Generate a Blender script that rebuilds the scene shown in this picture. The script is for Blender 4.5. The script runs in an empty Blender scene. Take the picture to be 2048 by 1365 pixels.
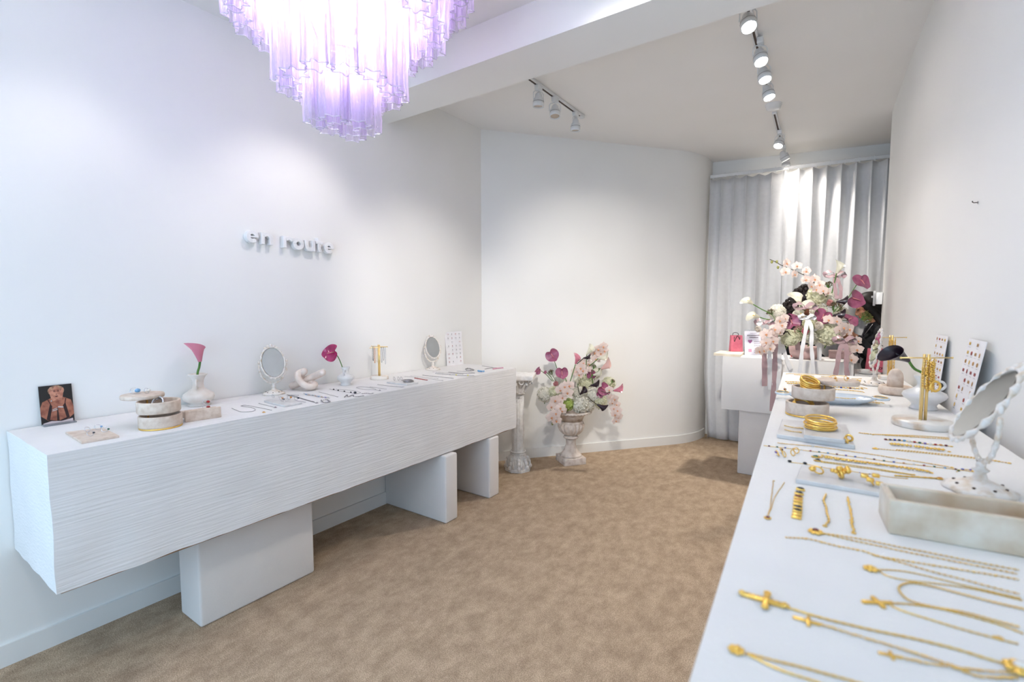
import bpy, bmesh, math, random
from mathutils import Vector, Matrix, noise
from math import sin, cos, pi, radians, sqrt, atan2, hypot

# ------------------------------------------------------------------ camera, world, exposure
scene = bpy.context.scene
COL = scene.collection
EYE = Vector((0, 0, 1.45)); FPX = 971.0
YAW, PITCH = radians(34.5), radians(4.05)
_f0 = Vector((-sin(YAW), cos(YAW), 0)); RIGHT = Vector((cos(YAW), sin(YAW), 0))
FWD = _f0 * cos(PITCH) - Vector((0, 0, sin(PITCH))); UPV = _f0 * sin(PITCH) + Vector((0, 0, cos(PITCH)))
cam = bpy.data.cameras.new('camera'); camo = bpy.data.objects.new('camera', cam); COL.objects.link(camo)
camo.matrix_world = Matrix((( RIGHT.x, UPV.x, -FWD.x, EYE.x), (RIGHT.y, UPV.y, -FWD.y, EYE.y), (RIGHT.z, UPV.z, -FWD.z, EYE.z), (0, 0, 0, 1)))
cam.sensor_width = 36; cam.lens = 36 * FPX / 2048; cam.clip_start = .02
cam.dof.use_dof = True; cam.dof.focus_distance = 3.0; cam.dof.aperture_fstop = 2.8
scene.camera = camo
scene.view_settings.view_transform = 'Standard'; scene.view_settings.look = 'None'
scene.view_settings.gamma = 1; scene.view_settings.use_curve_mapping = False
scene.view_settings.exposure = 1.24
scene.cycles.max_bounces = 6; scene.cycles.diffuse_bounces = 4; scene.cycles.adaptive_threshold = .02; scene.cycles.glossy_bounces = 4
scene.cycles.transmission_bounces = 6; scene.cycles.transparent_max_bounces = 10
scene.cycles.caustics_reflective = False; scene.cycles.caustics_refractive = False
scene.cycles.sample_clamp_indirect = 4
SKY = 1.6; FRONT_W = 4.8; CHAND_W = 3.2
world = bpy.data.worlds.new('daylight'); scene.world = world; world.use_nodes = True
bg = world.node_tree.nodes['Background']; bg.inputs[0].default_value = (.49, .73, 1.0, 1); bg.inputs[1].default_value = SKY
pl = bpy.data.lights.new('window_portal', 'AREA'); pl.shape = 'RECTANGLE'; pl.size = 2.7; pl.size_y = 2.2; pl.cycles.is_portal = True
po = bpy.data.objects.new('window_portal', pl); COL.objects.link(po); po.location = (-1.12, -1.42, 1.32); po.rotation_euler = (radians(90), 0, 0)

# ------------------------------------------------------------------ pixel -> place helpers (photo frame 2048 x 1365)
def ray(px, py): return FWD + RIGHT * ((px - 1024) / FPX) - UPV * ((py - 682.5) / FPX)
def onz(px, py, z): d = ray(px, py); return EYE + d * ((z - EYE.z) / d.z)
def onx(px, py, x): d = ray(px, py); return EYE + d * (x / d.x)
def ony(px, py, y): d = ray(px, py); return EYE + d * (y / d.y)
def depth(p): return (Vector(p) - EYE).dot(FWD)
def zat(p, py):            # height on the vertical through p that is seen at image row py
    lo, hi = -1., 4.
    for _ in range(40):
        m = (lo + hi) / 2; v = Vector((p[0], p[1], m)) - EYE
        if 682.5 - FPX * v.dot(UPV) / v.dot(FWD) > py: lo = m
        else: hi = m
    return lo
def mpp(p): return depth(p) / FPX    # metres per photo pixel at p

# ------------------------------------------------------------------ materials
def lin(c):
    return tuple(((x / 255) / 12.92 if x / 255 <= .04045 else ((x / 255 + .055) / 1.055) ** 2.4) for x in c)
MATS = {}
def mat(name, col, rough=.5, metal=0., col2=None, scale=12., detail=4., bump=0., bscale=80., stretch=None, trans=0., ior=1.45,
        sss=0., emit=None, es=0., coat=0., sheen=0., alpha=1., contrast=(.35, .65), bstretch=None):
    m = bpy.data.materials.new(name); m.use_nodes = True; nt = m.node_tree; b = nt.nodes['Principled BSDF']
    I = b.inputs
    I['Roughness'].default_value = rough; I['Metallic'].default_value = metal; I['IOR'].default_value = ior
    I['Transmission Weight'].default_value = trans; I['Coat Weight'].default_value = coat; I['Sheen Weight'].default_value = sheen
    I['Alpha'].default_value = alpha
    if sss: I['Subsurface Weight'].default_value = sss; I['Subsurface Radius'].default_value = (.02, .012, .008); I['Subsurface Scale'].default_value = .5
    tc = nt.nodes.new('ShaderNodeTexCoord'); mp = nt.nodes.new('ShaderNodeMapping'); nt.links.new(tc.outputs['Object'], mp.inputs[0])
    if stretch: mp.inputs['Scale'].default_value = stretch
    n = nt.nodes.new('ShaderNodeTexNoise'); n.inputs['Scale'].default_value = scale; n.inputs['Detail'].default_value = detail
    nt.links.new(mp.outputs[0], n.inputs['Vector'])
    r = nt.nodes.new('ShaderNodeValToRGB'); c1 = lin(col); c2 = lin(col2) if col2 else tuple(x * .93 for x in c1)
    r.color_ramp.elements[0].position = contrast[0]; r.color_ramp.elements[1].position = contrast[1]
    r.color_ramp.elements[0].color = (*c2, 1); r.color_ramp.elements[1].color = (*c1, 1)
    nt.links.new(n.outputs['Fac'], r.inputs[0]); nt.links.new(r.outputs[0], I['Base Color'])
    if bump:
        n2 = nt.nodes.new('ShaderNodeTexNoise'); n2.inputs['Scale'].default_value = bscale; n2.inputs['Detail'].default_value = 3
        mp2 = nt.nodes.new('ShaderNodeMapping'); nt.links.new(tc.outputs['Object'], mp2.inputs[0])
        if bstretch: mp2.inputs['Scale'].default_value = bstretch
        nt.links.new(mp2.outputs[0], n2.inputs['Vector'])
        bn = nt.nodes.new('ShaderNodeBump'); bn.inputs['Strength'].default_value = 1; bn.inputs['Distance'].default_value = bump
        nt.links.new(n2.outputs['Fac'], bn.inputs['Height']); nt.links.new(bn.outputs[0], I['Normal'])
    if emit: I['Emission Color'].default_value = (*lin(emit), 1); I['Emission Strength'].default_value = es
    MATS[name] = m; return m
def matte(name, col, col2, scale=3., detail=0., bump=0., bscale=100., bstretch=None):      # cheap wall paint: diffuse only
    m = bpy.data.materials.new(name); m.use_nodes = True; nt = m.node_tree; nt.nodes.clear(); N = nt.nodes.new
    d = N('ShaderNodeBsdfDiffuse'); o = N('ShaderNodeOutputMaterial'); nt.links.new(d.outputs[0], o.inputs[0])
    tc = N('ShaderNodeTexCoord'); n = N('ShaderNodeTexNoise'); n.inputs['Scale'].default_value = scale; n.inputs['Detail'].default_value = detail
    nt.links.new(tc.outputs['Object'], n.inputs['Vector']); r = N('ShaderNodeMixRGB')
    r.inputs[1].default_value = (*lin(col), 1); r.inputs[2].default_value = (*lin(col2), 1); nt.links.new(n.outputs['Fac'], r.inputs[0]); nt.links.new(r.outputs[0], d.inputs[0])
    if bump:
        n2 = N('ShaderNodeTexNoise'); n2.inputs['Scale'].default_value = bscale; n2.inputs['Detail'].default_value = 2
        mp = N('ShaderNodeMapping'); nt.links.new(tc.outputs['Object'], mp.inputs[0]); mp.inputs['Scale'].default_value = bstretch or (1, 1, 1)
        nt.links.new(mp.outputs[0], n2.inputs['Vector']); b = N('ShaderNodeBump'); b.inputs['Distance'].default_value = bump
        nt.links.new(n2.outputs['Fac'], b.inputs['Height']); nt.links.new(b.outputs[0], d.inputs['Normal'])
    MATS[name] = m; return m
def glow(name, col, s):
    m = bpy.data.materials.new(name); m.use_nodes = True; nt = m.node_tree; nt.nodes.clear()
    e = nt.nodes.new('ShaderNodeEmission'); e.inputs[0].default_value = (*lin(col), 1); e.inputs[1].default_value = s; m.cycles.emission_sampling = 'NONE'
    o = nt.nodes.new('ShaderNodeOutputMaterial'); nt.links.new(e.outputs[0], o.inputs[0]); MATS[name] = m; return m
def sheet(name, col, thru, tcol=None, rough=.6, spec=.3, tl=.4):      # thin cloth / glass / petal: diffuse + translucent + transparent
    m = bpy.data.materials.new(name); m.use_nodes = True; nt = m.node_tree; nt.nodes.clear(); N = nt.nodes.new
    d = N('ShaderNodeBsdfDiffuse'); t = N('ShaderNodeBsdfTranslucent'); a = N('ShaderNodeMixShader'); a.inputs[0].default_value = tl
    n = N('ShaderNodeTexNoise'); n.inputs['Scale'].default_value = 30; r = N('ShaderNodeValToRGB')
    c = lin(col); r.color_ramp.elements[0].color = (*[x * .9 for x in c], 1); r.color_ramp.elements[1].color = (*c, 1)
    tc = N('ShaderNodeTexCoord'); nt.links.new(tc.outputs['Object'], n.inputs['Vector']); nt.links.new(n.outputs['Fac'], r.inputs[0])
    nt.links.new(r.outputs[0], d.inputs[0]); nt.links.new(r.outputs[0], t.inputs[0])
    nt.links.new(d.outputs[0], a.inputs[1]); nt.links.new(t.outputs[0], a.inputs[2])
    tr = N('ShaderNodeBsdfTransparent'); tr.inputs[0].default_value = (*lin(tcol or col), 1)
    b = N('ShaderNodeMixShader'); b.inputs[0].default_value = thru; nt.links.new(a.outputs[0], b.inputs[1]); nt.links.new(tr.outputs[0], b.inputs[2])
    g = N('ShaderNodeBsdfGlossy'); g.inputs['Roughness'].default_value = rough
    fr = N('ShaderNodeFresnel'); fr.inputs[0].default_value = 1.45; mu = N('ShaderNodeMath'); mu.operation = 'MULTIPLY'; mu.inputs[1].default_value = spec
    nt.links.new(fr.outputs[0], mu.inputs[0]); e = N('ShaderNodeMixShader'); nt.links.new(mu.outputs[0], e.inputs[0])
    nt.links.new(b.outputs[0], e.inputs[1]); nt.links.new(g.outputs[0], e.inputs[2])
    o = N('ShaderNodeOutputMaterial'); nt.links.new(e.outputs[0], o.inputs[0]); MATS[name] = m; return m

# ------------------------------------------------------------------ mesh builder
class MB:
    def __init__(s): s.v = []; s.f = []; s.s = []
    def add(s, vs, fs, sm=False, T=None):
        o = len(s.v)
        s.v += [tuple(T @ Vector(p)) for p in vs] if T is not None else [tuple(p) for p in vs]
        s.f += [tuple(i + o for i in f) for f in fs]; s.s += [sm] * len(fs); return s
    def box(s, x0, x1, y0, y1, z0, z1, T=None):
        v = [(x, y, z) for z in (z0, z1) for y in (y0, y1) for x in (x0, x1)]
        return s.add(v, [(0, 2, 3, 1), (4, 5, 7, 6), (0, 1, 5, 4), (2, 6, 7, 3), (0, 4, 6, 2), (1, 3, 7, 5)], False, T)
    def cbox(s, x0, x1, y0, y1, z0, z1, b=.004, seg=2, T=None):
        bm = bmesh.new(); bmesh.ops.create_cube(bm, size=1)
        for v in bm.verts: v.co = Vector(((x0 + x1) / 2 + v.co.x * (x1 - x0), (y0 + y1) / 2 + v.co.y * (y1 - y0), (z0 + z1) / 2 + v.co.z * (z1 - z0)))
        bmesh.ops.bevel(bm, geom=bm.edges[:], offset=b, segments=seg, profile=.5, affect='EDGES'); bm.verts.index_update()
        r = s.add([v.co.copy() for v in bm.verts], [[v.index for v in f.verts] for f in bm.faces], seg > 1, T); bm.free(); return r
    def grid(s, nu, nv, fn, cu=False, cv=False, sm=True, T=None):
        mu, mv = (nu if cu else nu + 1), (nv if cv else nv + 1)
        vs = [fn(i / nu, j / nv) for j in range(mv) for i in range(mu)]
        fs = [(j * mu + i, j * mu + (i + 1) % mu, ((j + 1) % mv) * mu + (i + 1) % mu, ((j + 1) % mv) * mu + i) for j in range(nv) for i in range(nu)]
        return s.add(vs, fs, sm, T)
    def lathe(s, prof, seg=24, T=None, lob=None, sm=True):
        def fn(u, v):
            r, z = prof[min(int(round(v * (len(prof) - 1))), len(prof) - 1)]; a = u * 2 * pi
            if lob: r *= lob(a, v)
            return (r * cos(a), r * sin(a), z)
        return s.grid(seg, len(prof) - 1, fn, cu=True, sm=sm, T=T)
    def ell(s, c, r, seg=10, ring=6, T=None):
        if not hasattr(r, '__len__'): r = (r, r, r)
        def fn(u, v):
            a, b = u * 2 * pi, (v - .5) * pi * .999
            return (c[0] + r[0] * cos(a) * cos(b), c[1] + r[1] * sin(a) * cos(b), c[2] + r[2] * sin(b))
        return s.grid(seg, ring, fn, cu=True, T=T)
    def octa(s, c, r, ax=None, T=None):
        M = Matrix.Translation(c)
        if ax is not None: M = M @ Vector(ax).to_track_quat('X', 'Z').to_matrix().to_4x4()
        v = [M @ Vector(p) for p in ((r[0], 0, 0), (-r[0], 0, 0), (0, r[1], 0), (0, -r[1], 0), (0, 0, r[2]), (0, 0, -r[2]))]
        return s.add(v, [(0, 2, 4), (2, 1, 4), (1, 3, 4), (3, 0, 4), (2, 0, 5), (1, 2, 5), (3, 1, 5), (0, 3, 5)], True, T)
    def tube(s, pts, r, seg=8, closed=False, T=None, flat=None, cap=True):
        P = [Vector(p) for p in pts]; n = len(P); R = r if hasattr(r, '__len__') else [r] * n
        vs = []; up = None
        for i in range(n):
            a = P[(i - 1) % n] if (closed or i) else P[0]; b = P[(i + 1) % n] if (closed or i < n - 1) else P[-1]
            t = (b - a)
            t = t.normalized() if t.length > 1e-9 else Vector((0, 0, 1))
            if up is None: up = Vector((0, 0, 1)) if abs(t.z) < .9 else Vector((1, 0, 0))
            sd = t.cross(up)
            sd = sd.normalized() if sd.length > 1e-6 else Vector((1, 0, 0))
            up = sd.cross(t).normalized(); fz = flat if flat else 1
            vs += [P[i] + (sd * cos(k * 2 * pi / seg) + up * (sin(k * 2 * pi / seg) * fz)) * R[i] for k in range(seg)]
        m = n if closed else n - 1
        fs = [(i * seg + k, i * seg + (k + 1) % seg, ((i + 1) % n) * seg + (k + 1) % seg, ((i + 1) % n) * seg + k) for i in range(m) for k in range(seg)]
        if not closed and cap: fs += [tuple(reversed(range(seg))), tuple((n - 1) * seg + k for k in range(seg))]
        return s.add(vs, fs, True, T)
    def torus(s, c, R, r, seg=24, ms=8, T=None, arc=1., sc=(1, 1)):
        def fn(u, v):
            a, b = u * 2 * pi * arc, v * 2 * pi
            return (c[0] + (R + r * cos(b)) * cos(a) * sc[0], c[1] + (R + r * cos(b)) * sin(a) * sc[1], c[2] + r * sin(b))
        return s.grid(seg, ms, fn, cu=arc == 1., cv=True, T=T)
    def prism(s, poly, z0, z1, T=None):
        n = len(poly); v = [(x, y, z0) for x, y in poly] + [(x, y, z1) for x, y in poly]
        return s.add(v, [tuple(reversed(range(n))), tuple(range(n, 2 * n))] + [(i, (i + 1) % n, n + (i + 1) % n, n + i) for i in range(n)], False, T)
    def mesh(s, name, m):
        me = bpy.data.meshes.new(name); me.from_pydata([tuple(p) for p in s.v], [], s.f)
        me.polygons.foreach_set('use_smooth', s.s); me.materials.append(MATS[m]); me.update(); return me
    def build(s, name, m, parent=None, kind=None, label=None, T=None):
        return link(name, s.mesh(name, m), parent, kind, label, T)
def link(name, me, parent=None, kind=None, label=None, T=None):
    o = bpy.data.objects.new(name, me); COL.objects.link(o); o.parent = parent
    if T is not None: o.matrix_local = T
    if kind: o['kind'] = kind
    if label: o['label'] = label
    return o
def thing(name, label, cat, loc=(0, 0, 0), rz=0., group=None):
    o = bpy.data.objects.new(name, None); COL.objects.link(o); o.location = loc; o.rotation_euler = (0, 0, rz); o.empty_display_size = .02
    o['label'] = label; o['category'] = cat
    if group: o['group'] = group
    return o
def tag(o, label, cat, group=None):
    o['label'] = label; o['category'] = cat
    if group: o['group'] = group
    return o
def TR(x=0, y=0, z=0, rx=0, ry=0, rz=0, s=1.):
    return Matrix.Translation((x, y, z)) @ Matrix.Rotation(rz, 4, 'Z') @ Matrix.Rotation(ry, 4, 'Y') @ Matrix.Rotation(rx, 4, 'X') @ Matrix.Scale(s, 4)
def aim(p, d, roll=0.):    # local +Z along d
    q = Vector(d).to_track_quat('Z', 'Y').to_matrix().to_4x4(); return Matrix.Translation(p) @ q @ Matrix.Rotation(roll, 4, 'Z')
def spline(pts, n=8, closed=False):
    P = [Vector(p) for p in pts]; out = []; m = len(P)
    for i in range(m if closed else m - 1):
        a, b, c, d = (P[(i - 1) % m] if closed or i else P[0]), P[i], P[(i + 1) % m], (P[(i + 2) % m] if closed or i < m - 2 else P[-1])
        for k in range(n):
            t = k / n
            out.append(.5 * ((2 * b) + (c - a) * t + (2 * a - 5 * b + 4 * c - d) * t * t + (3 * b - a - 3 * c + d) * t ** 3))
    if not closed: out.append(P[-1])
    return out
def resample(pts, step):
    P = [Vector(p) for p in pts]; out = [P[0].copy()]; acc = 0.
    for a, b in zip(P, P[1:]):
        L = (b - a).length; t = step - acc
        while t <= L and L > 0: out.append(a.lerp(b, t / L)); t += step
        acc = (acc + L) % step
    return out

# ------------------------------------------------------------------ palette
matte('plaster', (245, 243, 239), (241, 239, 235))
matte('ceiling_paint', (246, 243, 240), (243, 240, 236))
matte('trim_paint', (240, 238, 234), (236, 234, 230), 8)
matte('stucco', (240, 237, 235), (230, 227, 225), 6, 2, .0025, 42, (1, .10, 2.6))
matte('stucco_smooth', (240, 238, 235), (234, 231, 228), 7, 1, .0008, 150)
matte('leg_paint', (234, 229, 225), (228, 223, 219), 7, 1, .0008, 150)
mat('raw_wood', (176, 140, 104), .8, col2=(140, 106, 76), scale=14)
mat('white_metal', (235, 235, 235), .35, coat=.3)
mat('dark_slot', (78, 62, 52), .6)
glow('lamp_glow', (255, 247, 235), 30.)
m = bpy.data.materials.new('carpet'); m.use_nodes = True; nt = m.node_tree; nt.nodes.clear(); N = nt.nodes.new
d = N('ShaderNodeBsdfDiffuse'); o = N('ShaderNodeOutputMaterial'); nt.links.new(d.outputs[0], o.inputs[0]); tc = N('ShaderNodeTexCoord')
def _noise(sc, det, stretch=(1, 1, 1), rough=.75):
    mp = N('ShaderNodeMapping'); mp.inputs['Scale'].default_value = stretch; nt.links.new(tc.outputs['Object'], mp.inputs[0])
    n = N('ShaderNodeTexNoise'); n.inputs['Scale'].default_value = sc; n.inputs['Detail'].default_value = det; n.inputs['Roughness'].default_value = rough
    nt.links.new(mp.outputs[0], n.inputs['Vector']); return n
na, nb = _noise(11, 7, (1.3, .8, 1)), _noise(260, 0)
r = N('ShaderNodeValToRGB'); e = r.color_ramp.elements
e[0].position = .36; e[0].color = (*lin((172, 150, 128)), 1); e[1].position = .64; e[1].color = (*lin((204, 182, 157)), 1)
r2 = N('ShaderNodeValToRGB'); e = r2.color_ramp.elements; e[0].position = .3; e[0].color = (.62, .6, .57, 1); e[1].position = .7; e[1].color = (1.1, 1.09, 1.07, 1)
x = N('ShaderNodeMixRGB'); x.blend_type = 'MULTIPLY'; x.inputs[0].default_value = 1
nt.links.new(na.outputs['Fac'], r.inputs[0]); nt.links.new(nb.outputs['Fac'], r2.inputs[0])
nt.links.new(r.outputs[0], x.inputs[1]); nt.links.new(r2.outputs[0], x.inputs[2]); nt.links.new(x.outputs[0], d.inputs[0])
MATS['carpet'] = m

# ------------------------------------------------------------------ the room
ZC1, ZC2 = 2.953, 3.03
def struct(name, mb, m, parent=None): return mb.build(name, m, parent, None if parent else 'structure')
def path_wall(inner, th, z0, z1):       # vertical slab following a plan path; thickness to the left of travel
    mb = MB(); P = [Vector(p) for p in inner]; N = []
    for i in range(len(P)):
        t = (P[min(i + 1, len(P) - 1)] - P[max(i - 1, 0)]).normalized(); N.append(Vector((-t.y, t.x)))
    O = [p + n * th for p, n in zip(P, N)]; n = len(P)
    v = [(p.x, p.y, z) for z in (z0, z1) for p in P] + [(p.x, p.y, z) for z in (z0, z1) for p in O]
    for i in range(n - 1):
        mb.f += [(i, i + 1, n + i + 1, n + i), (2 * n + i + 1, 2 * n + i, 3 * n + i, 3 * n + i + 1), (n + i, n + i + 1, 3 * n + i + 1, 3 * n + i), (i + 1, i, 2 * n + i, 2 * n + i + 1)]
    mb.f += [(0, n, 3 * n, 2 * n), (n - 1, 3 * n - 1, 4 * n - 1, 2 * n - 1)]; mb.v = v; mb.s = [False] * len(mb.f)
    return mb
FRONT_Y = -1.4
struct('floor', MB().box(-3.1, 1.4, FRONT_Y - .2, 6.6, -.1, 0), 'carpet')
struct('ceiling', MB().box(-2.75, 1.4, FRONT_Y, 2.125, ZC1, 3.2), 'ceiling_paint')
struct('ceiling', MB().box(-2.75, 1.4, 2.44, 6.6, ZC2, 3.2), 'ceiling_paint')
struct('trim_1', MB().box(-2.75, 1.4, 2.125, 2.44, 2.755, 3.2), 'plaster')['label'] = 'white boxed ceiling beam crossing the room'
LX = -2.75
struct('wall_left', MB().prism([(LX, FRONT_Y), (LX, 3.51), (LX - .12, 3.57), (LX - .12, FRONT_Y)], 0, 3.2), 'plaster')
cx0 = Vector((LX, 3.51)); cx1 = Vector((-1.27, 5.345))
far = [cx0, cx0.lerp(cx1, .5)]
A, B, Cc = cx1 + (cx0 - cx1).normalized() * .3, cx1, cx1 + Vector((0, .3))
far += [A * (1 - t) ** 2 + B * 2 * t * (1 - t) + Cc * t * t for t in [k / 16 for k in range(17)]] + [Vector((-1.275, 5.84))]
wf = path_wall(far, .12, 0, 3.2); struct('wall_far', wf, 'plaster')
struct('wall_back', path_wall([(-1.30, 5.74), (1.2, 6.23)], .12, 0, 3.2), 'plaster')
RW = [Vector(p) for p in ((.243, 5.1), (.262, 4.5), (.285, 3.9), (.318, 3.3), (.372, 2.7), (.42, 2.2), (.48, 1.6), (.54, 1.0), (.60, .4), (.74, FRONT_Y))]
wr = path_wall([p.to_2d() for p in spline([p.to_3d() for p in RW], 4)], .10, 0, 3.2); struct('wall_right', wr, 'plaster')
ws = MB(); ws.box(.343, 1.15, 5.0, 5.1, 0, 3.2); ws.box(1.05, 1.15, 5.1, 6.4, 0, 3.2); struct('wall_side', ws, 'plaster')
wfr = MB(); wfr.box(LX, -2.55, FRONT_Y - .12, FRONT_Y, 0, 3.2); wfr.box(.3, .9, FRONT_Y - .12, FRONT_Y, 0, 3.2)
wfr.box(-2.55, .3, FRONT_Y - .12, FRONT_Y, 0, .22); wfr.box(-2.55, .3, FRONT_Y - .12, FRONT_Y, 2.45, 3.2)
struct('wall_front', wfr, 'plaster')
w1 = MB()
for xx in (-2.55, -1.15, .26): w1.box(xx, xx + .04, FRONT_Y - .1, FRONT_Y - .05, .22, 2.45)
w1.box(-2.51, .26, FRONT_Y - .1, FRONT_Y - .05, .22, .27); w1.box(-2.51, .26, FRONT_Y - .1, FRONT_Y - .05, 2.40, 2.45)
struct('window_1', w1, 'trim_paint')
def base(name, path, h=.09, th=.014):
    o = struct(name, path_wall(path, -th, 0, h), 'trim_paint'); return o
base('baseboard_left', [(LX, FRONT_Y + .02), (LX, 3.50)])
base('baseboard_far', [far[0] + Vector((.01, .0))] + far[1:-1])
# ------------------------------------------------------------------ counters
def rough_block(x0, x1, y0, y1, z0, z1, step=.035, amp=.003, seed=0):   # hand-plastered block: faces on a grid, surface a little wavy
    mb = MB(); S = Vector((seed * 3.1, seed, 0))
    def w(p):
        p = Vector(p); n = noise.noise_vector(p * 9 + S) * amp + noise.noise_vector(p * 40 + S) * amp * .35
        return p + n
    nx, ny, nz = [max(2, int(round(d / step))) for d in (x1 - x0, y1 - y0, z1 - z0)]
    X = lambda u: x0 + (x1 - x0) * u
    Y = lambda u: y0 + (y1 - y0) * u
    Z = lambda u: z0 + (z1 - z0) * u
    mb.grid(nx, ny, lambda u, v: w((X(u), Y(v), z0)) , sm=False); mb.f = [tuple(reversed(f)) for f in mb.f]
    mb.grid(nx, ny, lambda u, v: (lambda q: Vector((q.x, q.y, z1)))(w((X(u), Y(v), z1))), sm=True)
    k = len(mb.f)
    for fn in (lambda u, v: w((X(u), y0, Z(v))), lambda u, v: w((X(1 - u), y1, Z(v)))): mb.grid(nx, nz, fn)
    for fn in (lambda u, v: w((x1, Y(u), Z(v))), lambda u, v: w((x0, Y(1 - u), Z(v)))): mb.grid(ny, nz, fn)
    # top edge vertices of the sides stay level with the top
    mb.v = [(v[0], v[1], z1) if v[2] > z1 - .006 else v for v in mb.v]
    return mb
LT = .955
t = thing('display_counter', 'long white plaster display counter on slab legs along the left wall', 'counter', (-2.465, 1.83, 0))
mbk = rough_block(-.279, .285, -1.40, 1.40, .468, LT, amp=.004); mbk.build('body', 'stucco', t)
MB().box(-.27, .272, -1.385, 1.385, .4605, .4675).build('base_board', 'raw_wood', t, label='thin raw plywood edge under the body')
for (x0, x1, y0, y1, s) in ((-.08, .125, -.90, -.33, 1), (-.28, .32, .515, .635, 2), (-.28, .30, 1.02, 1.145, 3)):
    lg = MB(); lg.cbox(x0, x1, y0, y1, 0, .460, b=.012, seg=3); lg.build('leg', 'leg_paint', t)
RT = 1.05
def rc(px, py): return onz(px, py, RT)
_l0, _l1, _r0, _r1 = rc(1567, 745), rc(1378, 1365), rc(1802, 758), rc(2048, 921)
def _along(a_, b_, y): return Vector((a_.x + (b_.x - a_.x) * (y - a_.y) / (b_.y - a_.y), y))
RC = [_l0.to_2d(), _r0.to_2d(), _r1.to_2d(), _along(_r0, _r1, .1), _along(_l0, _l1, .1)]
t = thing('display_counter', 'long white display counter along the right wall covered with gold jewellery', 'counter', (.1, 2.2, 0))
cb = MB(); cb.prism([(p.x - .1, p.y - 2.2) for p in reversed(RC)], .55, RT); cb.build('body', 'stucco_smooth', t)
for y0 in (.6, 2.9): MB().cbox(-.12, .12, y0 - 2.2, y0 - 1.75, 0, .55, b=.012).build('leg', 'leg_paint', t)
t = thing('reception_counter', 'white plaster reception counter behind the ribboned flower arrangement', 'counter', (-.32, 4.72, 0))
rough_block(-.55, .385, -.22, .22, .56, 1.02, amp=.005, seed=5).build('body', 'stucco_smooth', t)
lg = MB(); lg.cbox(-.41, -.16, -.19, .19, 0, .565, b=.008); lg.build('leg', 'leg_paint', t)
lg = MB(); lg.cbox(.14, .36, -.19, .19, 0, .565, b=.008); lg.build('leg', 'leg_paint', t)
# ------------------------------------------------------------------ track lights
def tracks(label, x0, y0, x1, y1, z):
    d = Vector((x1 - x0, y1 - y0)); L = d.length; a = atan2(d.y, d.x)
    t = thing('light_track', label, 'light track', (x0, y0, z), a, 'ceiling light tracks')
    MB().cbox(0, L, -.017, .017, -.02, 0, b=.003, seg=1).build('rail', 'white_metal', t)
    MB().box(.01, L - .01, -.006, .006, -.0225, -.0198).build('slot', 'dark_slot', t)
    MB().cbox(L - .03, L + .03, -.02, .02, -.026, 0, b=.003, seg=1).build('end_feed', 'white_metal', t)
def spot_head(label, x, y, z, target, on=True, w=9., col=(1, .95, .885), ang=75, drop=.10, blend=.8):
    t = thing('track_spotlight', label, 'spotlight', (x, y, z), 0, 'track spotlights')
    MB().cbox(-.016, .016, -.03, .03, -.035, 0, b=.004).build('adapter', 'white_metal', t)
    d = (Vector(target) - Vector((x, y, z - drop))).normalized(); h = Vector((d.x, d.y, 0)); h = h.normalized() if h.length > .05 else Vector((1, 0, 0))
    s = h.cross(Vector((0, 0, 1)))
    yk = MB(); c = Vector((0, 0, -drop))
    yk.tube([c + s * .042, c + s * .042 + Vector((0, 0, .045)), c + s * .03 + Vector((0, 0, .058)), Vector((0, 0, -drop + .062)), c - s * .03 + Vector((0, 0, .058)), c - s * .042 + Vector((0, 0, .045)), c - s * .042], .0035, 6)
    yk.tube([(0, 0, -.034), (0, 0, -drop + .06)], .006, 8); yk.build('yoke', 'white_metal', t)
    M = aim(c, d)
    hd = MB(); hd.lathe([(.0, -.052), (.014, -.05), (.024, -.038), (.026, -.02), (.037, -.006), (.038, .012), (.0395, .013), (.0395, .045), (.036, .046), (.033, .034), (0, .034)], 20, M)
    hd.build('head', 'white_metal', t)
    rg = MB(); rg.torus((0, 0, .0115), .0385, .0012, 20, 6, M); rg.build('seam_ring', 'dark_slot', t)
    ln = MB(); ln.lathe([(.0, .041), (.02, .0405), (.033, .038)], 20, M); ln.build('lens', 'lamp_glow' if on else 'lamp_off', t)
    if on:
        l = bpy.data.lights.new('spot_beam', 'SPOT'); l.energy = w; l.color = col; l.spot_size = radians(ang); l.spot_blend = blend; l.shadow_soft_size = .025 if 'lettering' in label else .07
        o = bpy.data.objects.new('spot_beam', l); COL.objects.link(o); o.parent = t; o.matrix_local = aim(c + d * .055, -d)
mat('lamp_off', (178, 160, 140), .2, coat=.5)
tracks('white ceiling track over the reception area with lit spotlights', -.475, 2.46, -.53, 4.05, ZC2)
tracks('short white ceiling track nearest the curtain', -.545, 4.55, -.58, 5.55, ZC2)
tracks('white ceiling track with unlit spotlights beside the angled wall', -1.86, 2.46, -1.865, 3.72, ZC2)
Z = ZC2 - .022
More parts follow.
